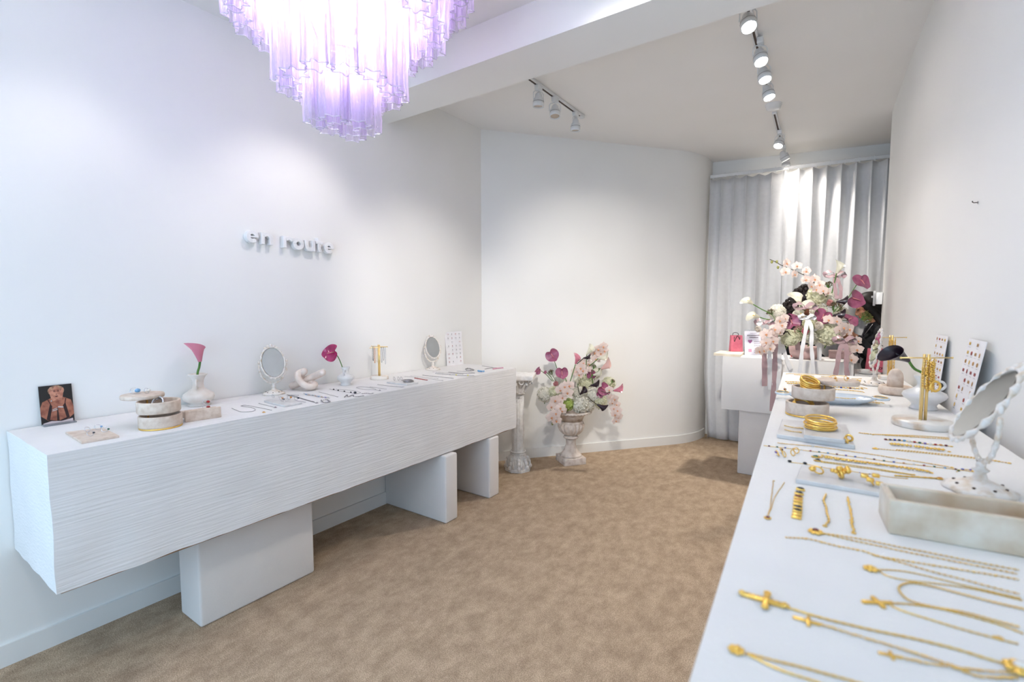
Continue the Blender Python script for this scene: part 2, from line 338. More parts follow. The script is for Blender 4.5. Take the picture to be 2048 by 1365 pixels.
for lab, px, py, tg, on, wt in (
    ('lit white spotlight nearest the ceiling beam', 1496, 42, (-.05, 2.0, 1.0), True, 7),
    ('lit white spotlight second from the ceiling beam', 1520, 112, (.0, 2.6, 1.0), True, 7),
    ('lit white spotlight third from the ceiling beam', 1528, 148, (-.05, 3.0, 1.0), True, 7),
    ('lit white spotlight fourth from the ceiling beam, before the smoke detector', 1536, 184, (.0, 3.4, 1.0), True, 7),
    ('starry bright spotlight just past the smoke detector', 1559, 284, (-1.1, 3.6, .0), True, 75),
    ('lit white spotlight second from the curtain rail', 1568, 312, (.05, 5.75, 1.6), True, 26),
    ('lit spotlight closest to the curtain rail washing the curtain', 1572, 326, (-.5, 5.68, 1.3), True, 13),
    ('unlit white spotlight under the beam end of the left track', 1077, 200, (-2.0, 3.1, 0), False, 0),
    ('unlit white spotlight in the middle of the left track with its lens showing', 1110, 222, (-1.5, 2.7, 0), False, 0),
    ('unlit white spotlight at the far end of the left track', 1151, 250, (-1.95, 3.7, 0), False, 0)):
    p = onz(px, py, ZC2 - .12)
    spot_head(lab, p.x, p.y, Z, tg, on, w=wt, ang=110 if 'washing' in lab else 80)
# wall washers of the front bay, on tracks above the frame; four added fill spots among them
tracks('white ceiling track in the front bay beside the chandelier', -2.13, -.9, -2.13, .62, ZC1)
tracks('short white ceiling track between the chandelier and the beam', -1.90, 1.66, -1.90, 1.82, ZC1)
tracks('white ceiling track in the front bay above the right counter', -.42, -.9, -.45, 1.9, ZC1)
for lab, x, y, tg, wt, ang in (
    ('lit spotlight beside the chandelier aimed at the wall lettering', -1.90, 1.74, (-2.75, 1.62, 1.55), 8.5, 75), ('lit spotlight aimed at the left wall above the pink calla', -2.13, .45, (-2.75, .8, 1.35), 4.3, 75),
    ('lit spotlight nearest the shop window aimed at the left wall', -2.13, -.4, (-2.7, -.1, 1.2), 4.8, 75), ('added fill spotlight over the right counter for the far left wall', -.44, 1.54, (-2.75, 2.8, 1.35), 60, 40),  # second one is added out of view to brighten the far left wall
    ('lit spotlight over the right counter aimed at the alabaster box', -.44, 1.7, (.3, 1.7, 1.0), 4.8, 75), ('lit spotlight over the right counter aimed at the crosses', -.43, .9, (.2, .9, .9), 4.8, 75),
    ('added fill spotlight over the right counter for the curtain', -.435, 1.36, (-.38, 5.6, 1.35), 200, 35), ('added fill spotlight over the right counter for the urn wall', -.435, 1.18, (-1.9, 4.3, 1.35), 115, 46),  # both added out of view to lift the reception end and angled wall
    ('added fill spotlight over the right counter for the carpet', -.42, -.1, (-1.5, .9, 0), 11, 75)):  # added out of view; floor bounce brightens the counter legs
    spot_head(lab, x, y, ZC1 - .022, tg, w=wt, ang=ang, blend=1. if ang < 60 else .8)
p = onz(1547, 214, ZC2 - .02)
t = thing('smoke_detector', 'round white smoke detector on the ceiling between the track lights', 'smoke detector', (p.x, p.y, ZC2))
MB().lathe([(0, -.042), (.035, -.042), (.05, -.034), (.056, -.012), (.06, -.01), (.06, 0)], 28).build('body', 'white_metal', t)
MB().torus((0, 0, -.036), .043, .0015, 24, 6).build('vent_ring', 'dark_slot', t)
# ------------------------------------------------------------------ chandelier
m = bpy.data.materials.new('violet_glass'); m.use_nodes = True; nt = m.node_tree; nt.nodes.clear(); N = nt.nodes.new
tr = N('ShaderNodeBsdfTransparent'); tr.inputs[0].default_value = (.95, .92, .99, 1)
gl = N('ShaderNodeBsdfGlossy'); gl.inputs['Roughness'].default_value = .12; gl.inputs[0].default_value = (.95, .92, 1, 1)
tl = N('ShaderNodeBsdfTranslucent'); tl.inputs[0].default_value = (.88, .76, .97, 1)
df = N('ShaderNodeBsdfDiffuse'); df.inputs[0].default_value = (.88, .76, .97, 1)
a = N('ShaderNodeMixShader'); a.inputs[0].default_value = .6; nt.links.new(df.outputs[0], a.inputs[1]); nt.links.new(tl.outputs[0], a.inputs[2])
lw = N('ShaderNodeLayerWeight'); lw.inputs[0].default_value = .45
tc = N('ShaderNodeTexCoord'); mp = N('ShaderNodeMapping'); mp.inputs['Scale'].default_value = (120, 120, 9); nt.links.new(tc.outputs['Object'], mp.inputs[0])
nz = N('ShaderNodeTexNoise'); nz.inputs['Scale'].default_value = 1; nz.inputs['Detail'].default_value = 3; nt.links.new(mp.outputs[0], nz.inputs['Vector'])
bp = N('ShaderNodeBump'); bp.inputs['Distance'].default_value = .004; nt.links.new(nz.outputs['Fac'], bp.inputs['Height'])
for q in (gl, tl, df): nt.links.new(bp.outputs[0], q.inputs['Normal'])
nt.links.new(bp.outputs[0], lw.inputs['Normal'])
mr = N('ShaderNodeMapRange'); mr.inputs[3].default_value = .18; mr.inputs[4].default_value = .85; nt.links.new(lw.outputs['Facing'], mr.inputs[0])
b = N('ShaderNodeMixShader'); nt.links.new(mr.outputs[0], b.inputs[0]); nt.links.new(tr.outputs[0], b.inputs[1]); nt.links.new(a.outputs[0], b.inputs[2])
c = N('ShaderNodeMixShader'); c.inputs[0].default_value = .12; nt.links.new(b.outputs[0], c.inputs[1]); nt.links.new(gl.outputs[0], c.inputs[2])
o = N('ShaderNodeOutputMaterial'); nt.links.new(c.outputs[0], o.inputs[0]); MATS['violet_glass'] = m
sheet('rim_glass', (252, 248, 255), .15, None, .2, .6)
glow('bulb_glow', (226, 222, 255), 26.)
mat('chrome', (225, 225, 228), .15, 1.)
CH = thing('chandelier', 'tiered violet glass tube chandelier glowing at the ceiling', 'chandelier', (-1.6, 1.2, ZC1))
zc = ZC1
MB().lathe([(0, -.03), (.06, -.03), (.075, -.015), (.075, 0)], 28).build('ceiling_plate', 'chrome', CH)
fr = MB()
TIERS = ((6, .088, 2.125, .26), (13, .195, 2.255, .34), (21, .35, 2.475, .36), (28, .455, 2.63, .24))
for n, R, zb, L in TIERS: fr.torus((0, 0, min(zb + L + .0, 2.9) - zc), R, .006, 40, 6)
fr.tube([(0, 0, -.03), (0, 0, 2.40 - zc)], .012, 10)
for k in range(4):
    aa = k * pi / 2
    fr.tube([(.455 * cos(aa), .455 * sin(aa), 2.87 - zc), (.35 * cos(aa), .35 * sin(aa), 2.83 - zc), (.195 * cos(aa), .195 * sin(aa), 2.595 - zc), (.088 * cos(aa), .088 * sin(aa), 2.385 - zc), (0, 0, 2.40 - zc)], .005, 6)
fr.build('frame', 'chrome', CH)
def star(a): return .78 + .22 * cos(6 * a) + .05 * cos(12 * a)
def tube_mesh(L, seed):
    rng = random.Random(seed); ph = rng.random() * 6; mb = MB(); R = .05
    rows = 10
    def fn(u, v):
        a = u * 2 * pi; z = v * L
        r = R * star(a) * (1 + .05 * sin(ph + z * 21) + .03 * noise.noise((cos(a) * 3, sin(a) * 3, z * 30 + seed)))
        return (r * cos(a), r * sin(a), z)
    mb.grid(36, rows, fn, cu=True)
    me = mb.mesh('glass_tube', 'violet_glass'); 
    rm = MB(); pts = [(R * star(a) * (1 + .05 * sin(ph)) * cos(a), R * star(a) * (1 + .05 * sin(ph)) * sin(a), 0) for a in [k * 2 * pi / 36 for k in range(36)]]
    rm.tube(pts, .0017, 5, closed=True); return me, rm.mesh('rim', 'rim_glass')
random.seed(4)
for ti, (n, R, zb, L) in enumerate(TIERS):
    kinds = [tube_mesh(L, 10 * ti + q) for q in range(3)]
    for k in range(n):
        aa = k * 2 * pi / n + ti * .37; q = kinds[k % 3]
        o = link('glass_tube', q[0], CH, T=TR(R * cos(aa), R * sin(aa), zb - zc + random.uniform(-.008, .008), rz=aa + random.uniform(-.3, .3)))
        link('rim', q[1], o)
bl = MB(); bl.ell((0, 0, 0), (.016, .016, .028), 12, 8); bm_ = bl.mesh('bulb', 'bulb_glow')
for ti, (n, R, z) in enumerate(((1, 0, 2.36), (4, .12, 2.50), (6, .25, 2.70), (6, .36, 2.80))):
    for k in range(n):
        aa = k * 2 * pi / n + .4
        link('bulb', bm_, CH, T=TR(R * cos(aa), R * sin(aa), z - zc))
for z, w, R in ((2.37, .7, 0), (2.56, 1.2, 0), (2.74, 1.6, 0)):
    l = bpy.data.lights.new('bulb_light', 'POINT'); l.energy = CHAND_W * w; l.color = (.96, .97, 1.0); l.shadow_soft_size = .05
    o = bpy.data.objects.new('bulb_light', l); COL.objects.link(o); o.parent = CH; o.location = (0, 0, z - zc)
# ------------------------------------------------------------------ curtain
m = sheet('curtain_cloth', (244, 243, 243), .03, (255, 255, 255), .5, .2, tl=.15)
R0, R1 = Vector((-1.262, 5.60)), Vector((.42, 5.79)); ZR = 2.835
t = thing('curtain_rail', 'white ceiling curtain rail across the back of the shop', 'curtain rail', (R0.x, R0.y, ZR), atan2(R1.y - R0.y, R1.x - R0.x))
LR = (R1 - R0).length; MB().cbox(0, LR, -.012, .012, -.012, .022, b=.003, seg=1).build('rail', 'white_metal', t)
for k in range(14): MB().box(-.004, .004, -.016, -.0125, -.03, .03).build('glider', 'white_metal', t, T=TR(.03 + k * .117))
def curtain(label, s0, s1, seed, off, pleat=.117, tail=0.):
    rng = random.Random(seed); d = (R1 - R0).normalized(); nrm = Vector((d.y, -d.x))
    mb = MB(); NU, NV = 170, 34; ph = [rng.uniform(-.25, .25) for _ in range(40)]; am = [rng.uniform(.5, 1.2) for _ in range(40)]
    def fn(u, v):
        s = s0 + (s1 - s0) * u; zt = ZR - .03; z = zt * (1 - v) + .012 * v
        k = s / pleat; ki = int(k); fk = k - ki; a0 = am[ki % 40] * (1 - fk) + am[(ki + 1) % 40] * fk
        wav = (1 - abs(sin(pi * k)) ** .6) * .055 * (1 - .55 * min(1, v * 2.2))
        wav += (.5 + .5 * cos(2 * pi * (k * .72 + ph[ki % 40] * 0 + .12 * sin(v * 3)))) * .06 * min(1, v * 1.7) * a0
        wav += .012 * noise.noise((s * 6, z * 1.4, seed))
        sag = -.016 * (1 - abs(2 * fk - 1)) if v < .03 else 0
        sx = s + .035 * v * sin(2 * pi * k * .5 + seed) * min(1, v * 2) + tail * max(0, v - .75) * 4 * (1 - u) ** 2
        p = R0 + d * sx + nrm * (wav + off); return (p.x, p.y, z + sag)
    mb.grid(NU, NV, fn); o = mb.build('curtain', 'curtain_cloth'); tag(o, label, 'curtain', 'white curtains on the back rail')
    sm = o.modifiers.new('thickness', 'SOLIDIFY'); sm.thickness = .0015; return o
curtain('left half of the floor length white curtain beside the angled wall', 0.005, .735, 3, .012, tail=.05)
curtain('right half of the floor length white curtain behind the seated person', .70, LR, 8, .035)
# ------------------------------------------------------------------ sign letters
SG = thing('wall_sign', 'raised white plaster wall lettering reading en route', 'sign', (LX, 1.39, 1.80))
mat('letter_plaster', (244, 242, 240), .9, bump=.002, bscale=70)
def glyph(ch, size, depthz, offset=0., bevel=0., m='letter_plaster', extrude=None):
    cu = bpy.data.curves.new('glyph', 'FONT'); cu.body = ch; cu.size = size; cu.extrude = depthz; cu.offset = offset; cu.bevel_depth = bevel; cu.bevel_resolution = 1; cu.resolution_u = 4
    o = bpy.data.objects.new('glyph', cu); COL.objects.link(o); bpy.context.view_layer.update()
    me = bpy.data.meshes.new_from_object(o.evaluated_get(bpy.context.evaluated_depsgraph_get())); bpy.data.objects.remove(o); me.materials.clear(); me.materials.append(MATS[m]); return me
ROT = Matrix(((0, 0, 1, 0), (1, 0, 0, 0), (0, 1, 0, 0), (0, 0, 0, 1)))       # text plane -> wall plane (x right -> +y, y up -> +z, out -> +x)
def arc(cx, cy, ri, ro, a0, a1, n=18):
    A_ = [radians(a0 + (a1 - a0) * k / n) for k in range(n + 1)]
    return [(cx + ro * cos(q), cy + ro * sin(q)) for q in A_] + [(cx + ri * cos(q), cy + ri * sin(q)) for q in reversed(A_)]
def bar(x0, x1, y0, y1): return [(x0, y0), (x1, y0), (x1, y1), (x0, y1)]
E_ = [arc(.035, .035, .0125, .035, 0, 318), bar(.012, .0695, .029, .0385)]
GLY = dict(e=E_, n=[bar(0, .021, 0, .068), arc(.034, .034, .0125, .034, 0, 150), bar(.0465, .068, 0, .035)], r=[bar(0, .021, 0, .068), arc(.036, .034, .0125, .034, 15, 150)],
           o=[arc(.036, .035, .0125, .036, 0, 180), arc(.036, .035, .0125, .036, 180, 360)], u=[bar(0, .021, .033, .068), arc(.034, .034, .0125, .034, 180, 360), bar(.047, .068, 0, .068)],
           t=[bar(.012, .033, .02, .088), bar(0, .048, .050, .068), arc(.0335, .022, .0005, .0215, 180, 290)])
def letter(ch):
    bm = bmesh.new(); dz = 0
    for poly in GLY[ch]:
        mb = MB(); dz += .0009; mb.prism(poly, .0, .035 + dz); vs = [bm.verts.new(v) for v in mb.v]
        for f in mb.f: bm.faces.new([vs[i] for i in f])
    bmesh.ops.recalc_face_normals(bm, faces=bm.faces); ed = [e for e in bm.edges if e.is_manifold and e.calc_face_angle(0) > .6]
    bmesh.ops.bevel(bm, geom=ed, offset=.0028, segments=2, profile=.5, affect='EDGES'); me = bpy.data.meshes.new('letter'); bm.to_mesh(me); bm.free(); me.materials.append(MATS['letter_plaster']); return me
for ch, y, z in zip('enroute', (0, .083, .212, .272, .350, .424, .482), (.012, .010, .004, .0, -.002, -.002, -.004)):
    link('letter', letter(ch), SG, T=Matrix.Translation((.0005, y, z - .010)) @ ROT)
# ------------------------------------------------------------------ more materials
mat('travertine', (228, 210, 194), .6, col2=(204, 180, 160), scale=38, bump=.0006, bscale=120, contrast=(.3, .6))
mat('marble', (232, 230, 228), .3, col2=(206, 202, 200), scale=16, contrast=(.3, .75))
mat('alabaster', (234, 224, 208), .28, col2=(200, 176, 146), scale=15, contrast=(.3, .7), sss=.15)
mat('veined_marble', (240, 234, 226), .3, col2=(208, 182, 154), scale=14, contrast=(.34, .5))
mat('ceramic', (240, 237, 234), .35, scale=20, coat=.2)
mat('ceramic_warm', (236, 228, 220), .45, col2=(220, 206, 194), scale=14)
mat('knot_clay', (240, 226, 215), .6, col2=(226, 206, 192), scale=18)
mat('gold', (252, 214, 122), .28, .82, col2=(246, 198, 98), scale=60)
mat('gold_pale', (250, 220, 150), .3, .85)
mat('silver', (222, 222, 226), .18, 1.)
mat('silver_dark', (176, 172, 174), .25, 1.)
mat('ornate_cream', (240, 232, 224), .55, col2=(216, 196, 172), scale=55, contrast=(.3, .55))
mat('mirror_glass', (236, 240, 242), .03, 1.)
sheet('acrylic', (238, 242, 246), .72, (250, 252, 255), .05, .8)
mat('paper', (246, 243, 244), .7)
mat('ink', (96, 78, 90), .8)
mat('print_red', (178, 92, 84), .6); mat('print_gold', (196, 150, 96), .6)
for n_, c_ in dict(garnet=(110, 14, 22), red_stone=(172, 38, 30), green_stone=(16, 92, 66), blue_stone=(40, 70, 170), navy_stone=(26, 30, 52), onyx=(18, 16, 20), aqua=(120, 170, 210),
                   amber_stone=(222, 150, 70), pink_stone=(226, 160, 180), pearl=(240, 232, 222), violet_stone=(140, 110, 180), yellow_stone=(232, 220, 110), peach_stone=(232, 176, 150)).items():
    mat(n_, c_, .12, coat=.6)
mat('stem_green', (96, 140, 60), .5, col2=(70, 112, 44)); mat('stem_dark', (74, 66, 48), .6)
# ------------------------------------------------------------------ builders for small things (origin at base)
def mirror(label, p, face, H=.33, tilt=12, nm='table_mirror', group='ornate oval table mirrors'):
    t = thing(nm, label, 'mirror', p, face, group); k = H / .33              # faces +x
    bs = MB(); bs.lathe([(0, .0), (.062, 0), (.066, .006), (.055, .012), (.03, .022), (.014, .03), (.010, .044), (.016, .05), (.009, .056), (.009, .07)], 30, TR(s=k), lob=lambda a, v: 1 + .07 * cos(8 * a) * (1 - v) ** 2)
    bs.build('base', 'ornate_cream', t)
    hl = MB()
    for q in range(8): hl.ell((.045 * cos(q * pi / 4 + .3), .045 * sin(q * pi / 4 + .3), .0165), (.0035, .0035, .0025), 6, 4, TR(s=k))
    hl.build('piercing', 'dark_slot', t)
    cz = .2; A_, B_ = .062, .088
    yk = MB(); pts = [(0, (A_ + .022) * cos(a), cz - .012 + (B_ + .03) * sin(a)) for a in [pi + q * pi / 26 for q in range(27)]]
    yk.tube(pts, [.0042 + .0018 * (q % 2) for q in range(27)], 6, T=TR(s=k))
    for q in range(3, 24, 2): yk.ell(pts[q], (.004, .009, .009), 6, 4, T=TR(s=k))
    for s_ in (1, -1): yk.ell((0, s_ * (A_ + .022), cz + .004), (.006, .006, .012), 6, 4, T=TR(s=k))
    yk.build('yoke', 'ornate_cream', t)
    M_ = TR(s=k) @ Matrix.Translation((0, 0, cz)) @ Matrix.Rotation(-radians(tilt), 4, 'Y')
    fr = MB(); fr.grid(56, 8, lambda u, v: ((.006 + .003 * sin(u * 2 * pi * 14)) * sin(v * 2 * pi), (A_ + .004 + (.0085 + .0022 * cos(u * 2 * pi * 28)) * (1 + cos(v * 2 * pi)) * .62) * cos(u * 2 * pi), (B_ + .004 + (.0085 + .0022 * cos(u * 2 * pi * 28)) * (1 + cos(v * 2 * pi)) * .62) * sin(u * 2 * pi)), True, True, T=M_)
    for a in (-.5, -.25, 0, .25, .5): fr.ell((0, (A_ + .014) * sin(a), (B_ + .014) * cos(a) + .006 * (1 - abs(a) * 2)), (.006, .009, .010), 7, 5, T=M_)
    for a in (-.3, 0, .3): fr.ell((0, (A_ + .014) * sin(a), -(B_ + .012) * cos(a)), (.005, .008, .008), 6, 4, T=M_)
    f = fr.build('frame', 'ornate_cream', t)
    bk = MB(); bk.grid(40, 1, lambda u, v: (-.004, (A_ + .006) * v * cos(u * 2 * pi), (B_ + .006) * v * sin(u * 2 * pi)), True, T=M_); bk.build('back_plate', 'ornate_cream', f)
    gl = MB(); gl.grid(40, 1, lambda u, v: (.0035, (A_ + .003) * v * cos(u * 2 * pi), (B_ + .003) * v * sin(u * 2 * pi)), True, sm=False, T=M_); gl.build('glass', 'mirror_glass', t)
    return t
def jar_vase(label, p, H, W, face=0., handles=2, m='ceramic_warm', nm='bud_vase', tall=True):
    t = thing(nm, label, 'vase', p, face, 'small white bud vases')
    if tall: pr = [(0, .0), (.34, 0), (.36, .03), (.27, .08), (.46, .18), (.5, .27), (.47, .37), (.3, .48), (.19, .56), (.17, .68), (.18, .8), (.24, .92), (.31, .985), (.29, 1.0), (.22, .97), (.12, .8), (.1, .6)]
    else: pr = [(0, .0), (.3, 0), (.31, .03), (.27, .12), (.3, .18), (.46, .33), (.5, .41), (.46, .5), (.24, .62), (.17, .70), (.18, .82), (.26, .985), (.24, 1.), (.13, .82), (.1, .7)]
    bd = MB(); bd.lathe([(r * W, z * H) for r, z in pr], 32); bd.build('body', m, t)
    for s_ in ((-1, 1) if handles == 2 else (-1,)):
        h = MB(); h.tube(spline([(0, s_ * .17 * W, .78 * H), (0, s_ * .36 * W, .84 * H), (0, s_ * .44 * W, .72 * H), (0, s_ * .36 * W, .60 * H), (0, s_ * .22 * W, .58 * H)], 5), .035 * W, 7); h.build('handle', m, t)
    return t
def spathe_calla(mb, L, R, T=None):
    def fn(u, v):
        a = (u - .5) * 2 * pi * 1.06; w = v ** 1.5; c = .5 + .5 * cos(a)
        r = R * (.20 + .30 * v + .62 * w * (.45 + .55 * c)) * (1 + .03 * (u - .5)); zz = L * (v * (.72 + .28 * c)) - L * .22 * max(0, v - .75) * 4 * (1 - c) * .5
        cur = R * .42 * max(0, v - .6) * 2.5 * c * c
        return ((r + cur * .6) * cos(a), r * sin(a), zz - cur * .35 * c)
    return mb.grid(26, 12, fn, T=T)
def calla(label, path, L, R, mats, cat='flower', group=None, roll=0., nm='calla_lily', stem_r=.0035, head=None):
    # path: world points of the stem, last one is where the bloom begins; bloom continues along the last segment (or head)
    P = [Vector(p) for p in path]; o = P[0]; t = thing(nm, label, cat, o, 0, group)
    S = spline([p - o for p in P], 6); st = MB(); st.tube(S, stem_r, 7); st.build('stem', mats[1], t)
    d = Vector(head) if head is not None else (S[-1] - S[-2]); M_ = aim(S[-1], d, roll)
    sp = MB(); spathe_calla(sp, L, R, M_); b = sp.build('spathe', mats[0], t)
    sx = MB(); sx.tube([(0, 0, L * .12), (.0, 0, L * .62)], [R * .12, R * .08], 7, T=M_); sx.build('spadix', 'calla_black' if mats[0] == 'calla_black' else 'spadix_yellow', b)
    return t
def anthurium(label, path, W, nrm, mname='anthurium_mauve', group=None, roll=0., stem='stem_green', cup=.18):
    P = [Vector(p) for p in path]; o = P[0]; t = thing('anthurium', label, 'flower', o, 0, group)
    S = spline([p - o for p in P], 6); st = MB(); st.tube(S, .003, 6); st.build('stem', stem, t)
    M_ = aim(S[-1], nrm, roll); sp = MB()
    def fn(u, v):
        a = u * 2 * pi                                    # heart: notch at +x, tip at -x
        r = .5 * W * (1.0 - .42 * math.exp(-((min(a, 2 * pi - a)) / .42) ** 2) + .16 * math.exp(-((a - pi) / .30) ** 2)) * (1 + .06 * cos(2 * a - pi))
        x, y = v * r * cos(a), v * r * sin(a) * .96
        return (x - .14 * W, y, cup * W * (v ** 2) * (.55 + .45 * cos(2 * a + .5)) + .02 * W * sin(5 * a) * v * v)
    sp.grid(44, 9, fn, cu=True, T=M_); b = sp.build('spathe', mname, t)
    sx = MB(); sx.tube([(.0, 0, .02 * W), (-.12 * W, 0, .09 * W), (-.38 * W, 0, .15 * W)], [.03 * W, .03 * W, .018 * W], 8, T=M_); sx.build('spadix', 'spadix_pink', b)
    return t
def trinket_box(label, p, R, off_u, off_l, group='stacked travertine trinket boxes'):
    # three round trays on one hinge pin: lower bowl, upper bowl and lid swung aside (offsets in world xy)
    t = thing('trinket_box', label, 'jewellery box', p, 0, group); h = R * .62
    def bowl(z, o, nm):
        b = MB(); b.lathe([(0, 0), (R * .97, 0), (R, .004), (R, h - .003), (R * .985, h), (R * .87, h), (R * .86, h - .003), (R * .86, .010), (0, .010)], 40, TR(o[0], o[1], z)); return b.build(nm, 'travertine', t)
    g = MB(); g.lathe([(0, 0), (R * .985, 0), (R * .995, .002), (R * .995, .006), (0, .006)], 40); g.build('gold_foot', 'gold', t)
    bowl(.006, (0, 0), 'lower_tray'); bowl(.006 + h + .011, off_u, 'upper_tray')
    ld = MB(); z = .006 + 2 * h + .018; ld.lathe([(0, 0), (R * .97, 0), (R, .004), (R, .013), (R * .97, .016), (0, .016)], 40, TR(off_l[0], off_l[1], z)); ld.build('lid', 'travertine', t)
    d = Vector((off_l[0] - off_u[0], off_l[1] - off_u[1])).normalized() * R * .93
    pn = MB(); pn.tube([(off_u[0] * .5 + d.x * .9, off_u[1] * .5 + d.y * .9, .02), (off_u[0] * .5 + d.x * .9, off_u[1] * .5 + d.y * .9, z)], .003, 8); pn.build('hinge_pin', 'gold', t)
    return t, z + .016
def slab(label, corners, z, th, m='marble', nm='display_slab', cat='tray', group=None):     # corners: 4 world points (ccw)
    c = sum((Vector(q) for q in corners), Vector()) / 4; t = thing(nm, label, cat, (c.x, c.y, z), 0, group)
    mb = MB(); mb.prism([(q[0] - c.x, q[1] - c.y) for q in corners], 0, th)
    bm = bmesh.new(); vs = [bm.verts.new(v) for v in mb.v]; [bm.faces.new([vs[i] for i in f]) for f in mb.f]
    bmesh.ops.bevel(bm, geom=bm.edges[:], offset=min(.0025, th * .2), segments=2, affect='EDGES', profile=.5); bmesh.ops.recalc_face_normals(bm, faces=bm.faces)
    me = bpy.data.meshes.new('stone'); bm.to_mesh(me); bm.free(); me.materials.append(MATS[m]); link('stone', me, t); return t
def ring(label, p, r, m, axis=(1, .3, .4), stone=None, nm='ring', cat='ring', group=None, w=None, gem=.0045):
    t = thing(nm, label, cat, p, 0, group); M_ = aim((0, 0, r), axis); w = w or r * .16
    b = MB(); b.torus((0, 0, 0), r - w * .5, w * .6, 22, 7, T=M_); b.build('band', m, t)
    if stone:
        g = MB(); q = M_ @ Vector((r, 0, 0)); 
        if q.z < r * .9: q = Vector((0, 0, 2 * r))
        g.ell(q, (gem, gem, gem * .8), 8, 5); g.build('stone', stone, t)
    return t
def bangle(label, p, R, m, n=1, nm='bangle', tw=.0022, tilt=0., rz=0., cat='bangle', group=None, ryt=0.):
    t = thing(nm, label, cat, p, rz, group)
    for q in range(n):
        b = MB(); b.torus((0, 0, 0), R, tw, 36, 7, T=TR(.004 * sin(q * 2.3), .004 * cos(q * 1.7), tw + q * tw * 1.9 + (R * abs(sin(tilt + ryt * q))), rx=tilt + ryt * q)); b.build('hoop', m, t)
    return t
def links(mb, pts, r, kind, rng=None):
    if kind == 'fine':
        S = resample(pts, max(r * 3, .002)); mb.tube(S, [r * (.75 if i % 2 else 1.15) for i in range(len(S))], 5); return
    st = {'cable': 1.9, 'bead': 2.05, 'lump': 1.7, 'rope': 1.5}[kind] * r; S = resample(pts, st)
    for i in range(len(S) - 1):
        d = S[i + 1] - S[i]
        if d.length < 1e-6: continue
        if kind == 'cable': mb.octa(S[i], (r * 1.55, r * (.95 if i % 2 else .5), r * (.5 if i % 2 else .95)), d)
        elif kind == 'bead': mb.ell(S[i], r, 7, 5)
        elif kind == 'rope': mb.octa(S[i] + Vector((0, 0, (i % 2) * r * .3)), (r * 1.2, r, r), d + Vector((d.y, -d.x, 0)) * .8)
        else:
            k = .6 + .8 * rng.random(); mb.octa(S[i] + Vector((rng.uniform(-r, r) * .4, rng.uniform(-r, r) * .4, 0)), (r * 1.3 * k, r * k, r * .8), d)
def necklace(label, pts, r=.0011, kind='cable', m='gold', nm='necklace', cat='necklace', group=None, pend=None, stones=None, strands=None, clasp=True, seed=1, z=None, smooth=True):
    # pts: world points on the table; strands: further strands; stones: [(fraction, material, size)] set along the first strand; pend: function(t, local point, direction)
    P = [Vector(p) for p in pts]; o = Vector((P[0].x, P[0].y, P[0].z)); t = thing(nm, label, cat, o, 0, group); rng = random.Random(seed)
    mb = MB(); L0 = None
    for S in [P] + [[Vector(q) for q in s_] for s_ in (strands or [])]:
        L = [q - o + Vector((0, 0, r)) for q in S]; L = spline(L, 8) if (smooth and len(L) > 2) else L
        if max(q.z for q in L) - min(q.z for q in L) < 1e-4:        # a chain laid by hand is never quite straight
            L = resample(L, .006); L = [q + Vector((noise.noise(q * 24 + o * 7), noise.noise(q * 24 + o * 7 + Vector((9, 4, 2))), 0)) * .0022 for q in L] + [L[-1] * 1.0] if len(L) > 3 else L
        L0 = L0 or L; links(mb, L, r, kind, rng)
    mb.build('chain', m, t)
    if stones:
        acc = [0.]
        for a, b in zip(L0, L0[1:]): acc.append(acc[-1] + (b - a).length)
        by = {}
        for f, sm_, sz in stones:
            s_ = f * acc[-1]; i = max(0, min(len(L0) - 2, next((k for k in range(len(acc) - 1) if acc[k + 1] >= s_), len(L0) - 2)))
            q = L0[i].lerp(L0[i + 1], (s_ - acc[i]) / max(1e-9, acc[i + 1] - acc[i])); by.setdefault((sm_, sz), []).append(q)
        for (sm_, sz), qs in by.items():
            for q in qs:
                g = MB(); g.ell(Vector((q.x, q.y, sz * .65)), (sz, sz * .8, sz * .65), 8, 5); g.build('stone', sm_, t)
    if clasp:
        c = MB(); q = L0[-1]; c.torus((q.x, q.y, .0014), min(r * 2.2, .0032), min(r * .7, .0011), 10, 5); c.build('clasp', m, t)
    if pend: pend(t, L0[0], (L0[0] - L0[min(4, len(L0) - 1)]).normalized())
    return t
def pend_stone(m='garnet', sz=.006, gm='gold'):
    def f(t, q, d):
        M_ = Matrix.Translation(Vector((q.x, q.y, 0)) + d * sz) @ d.to_track_quat('X', 'Z').to_matrix().to_4x4()
        s_ = MB(); s_.ell((0, 0, sz * .3), (sz * 1.25, sz, sz * .3), 14, 5, T=M_)
        for k in range(14): s_.ell((sz * 1.3 * cos(k * pi / 7), sz * 1.05 * sin(k * pi / 7), sz * .28), sz * .17, 5, 4, T=M_)
        b = s_.build('setting', gm, t); g = MB(); g.ell((0, 0, sz * .5), (sz * .95, sz * .72, sz * .42), 12, 6, T=M_); g.build('stone', m, b)
    return f
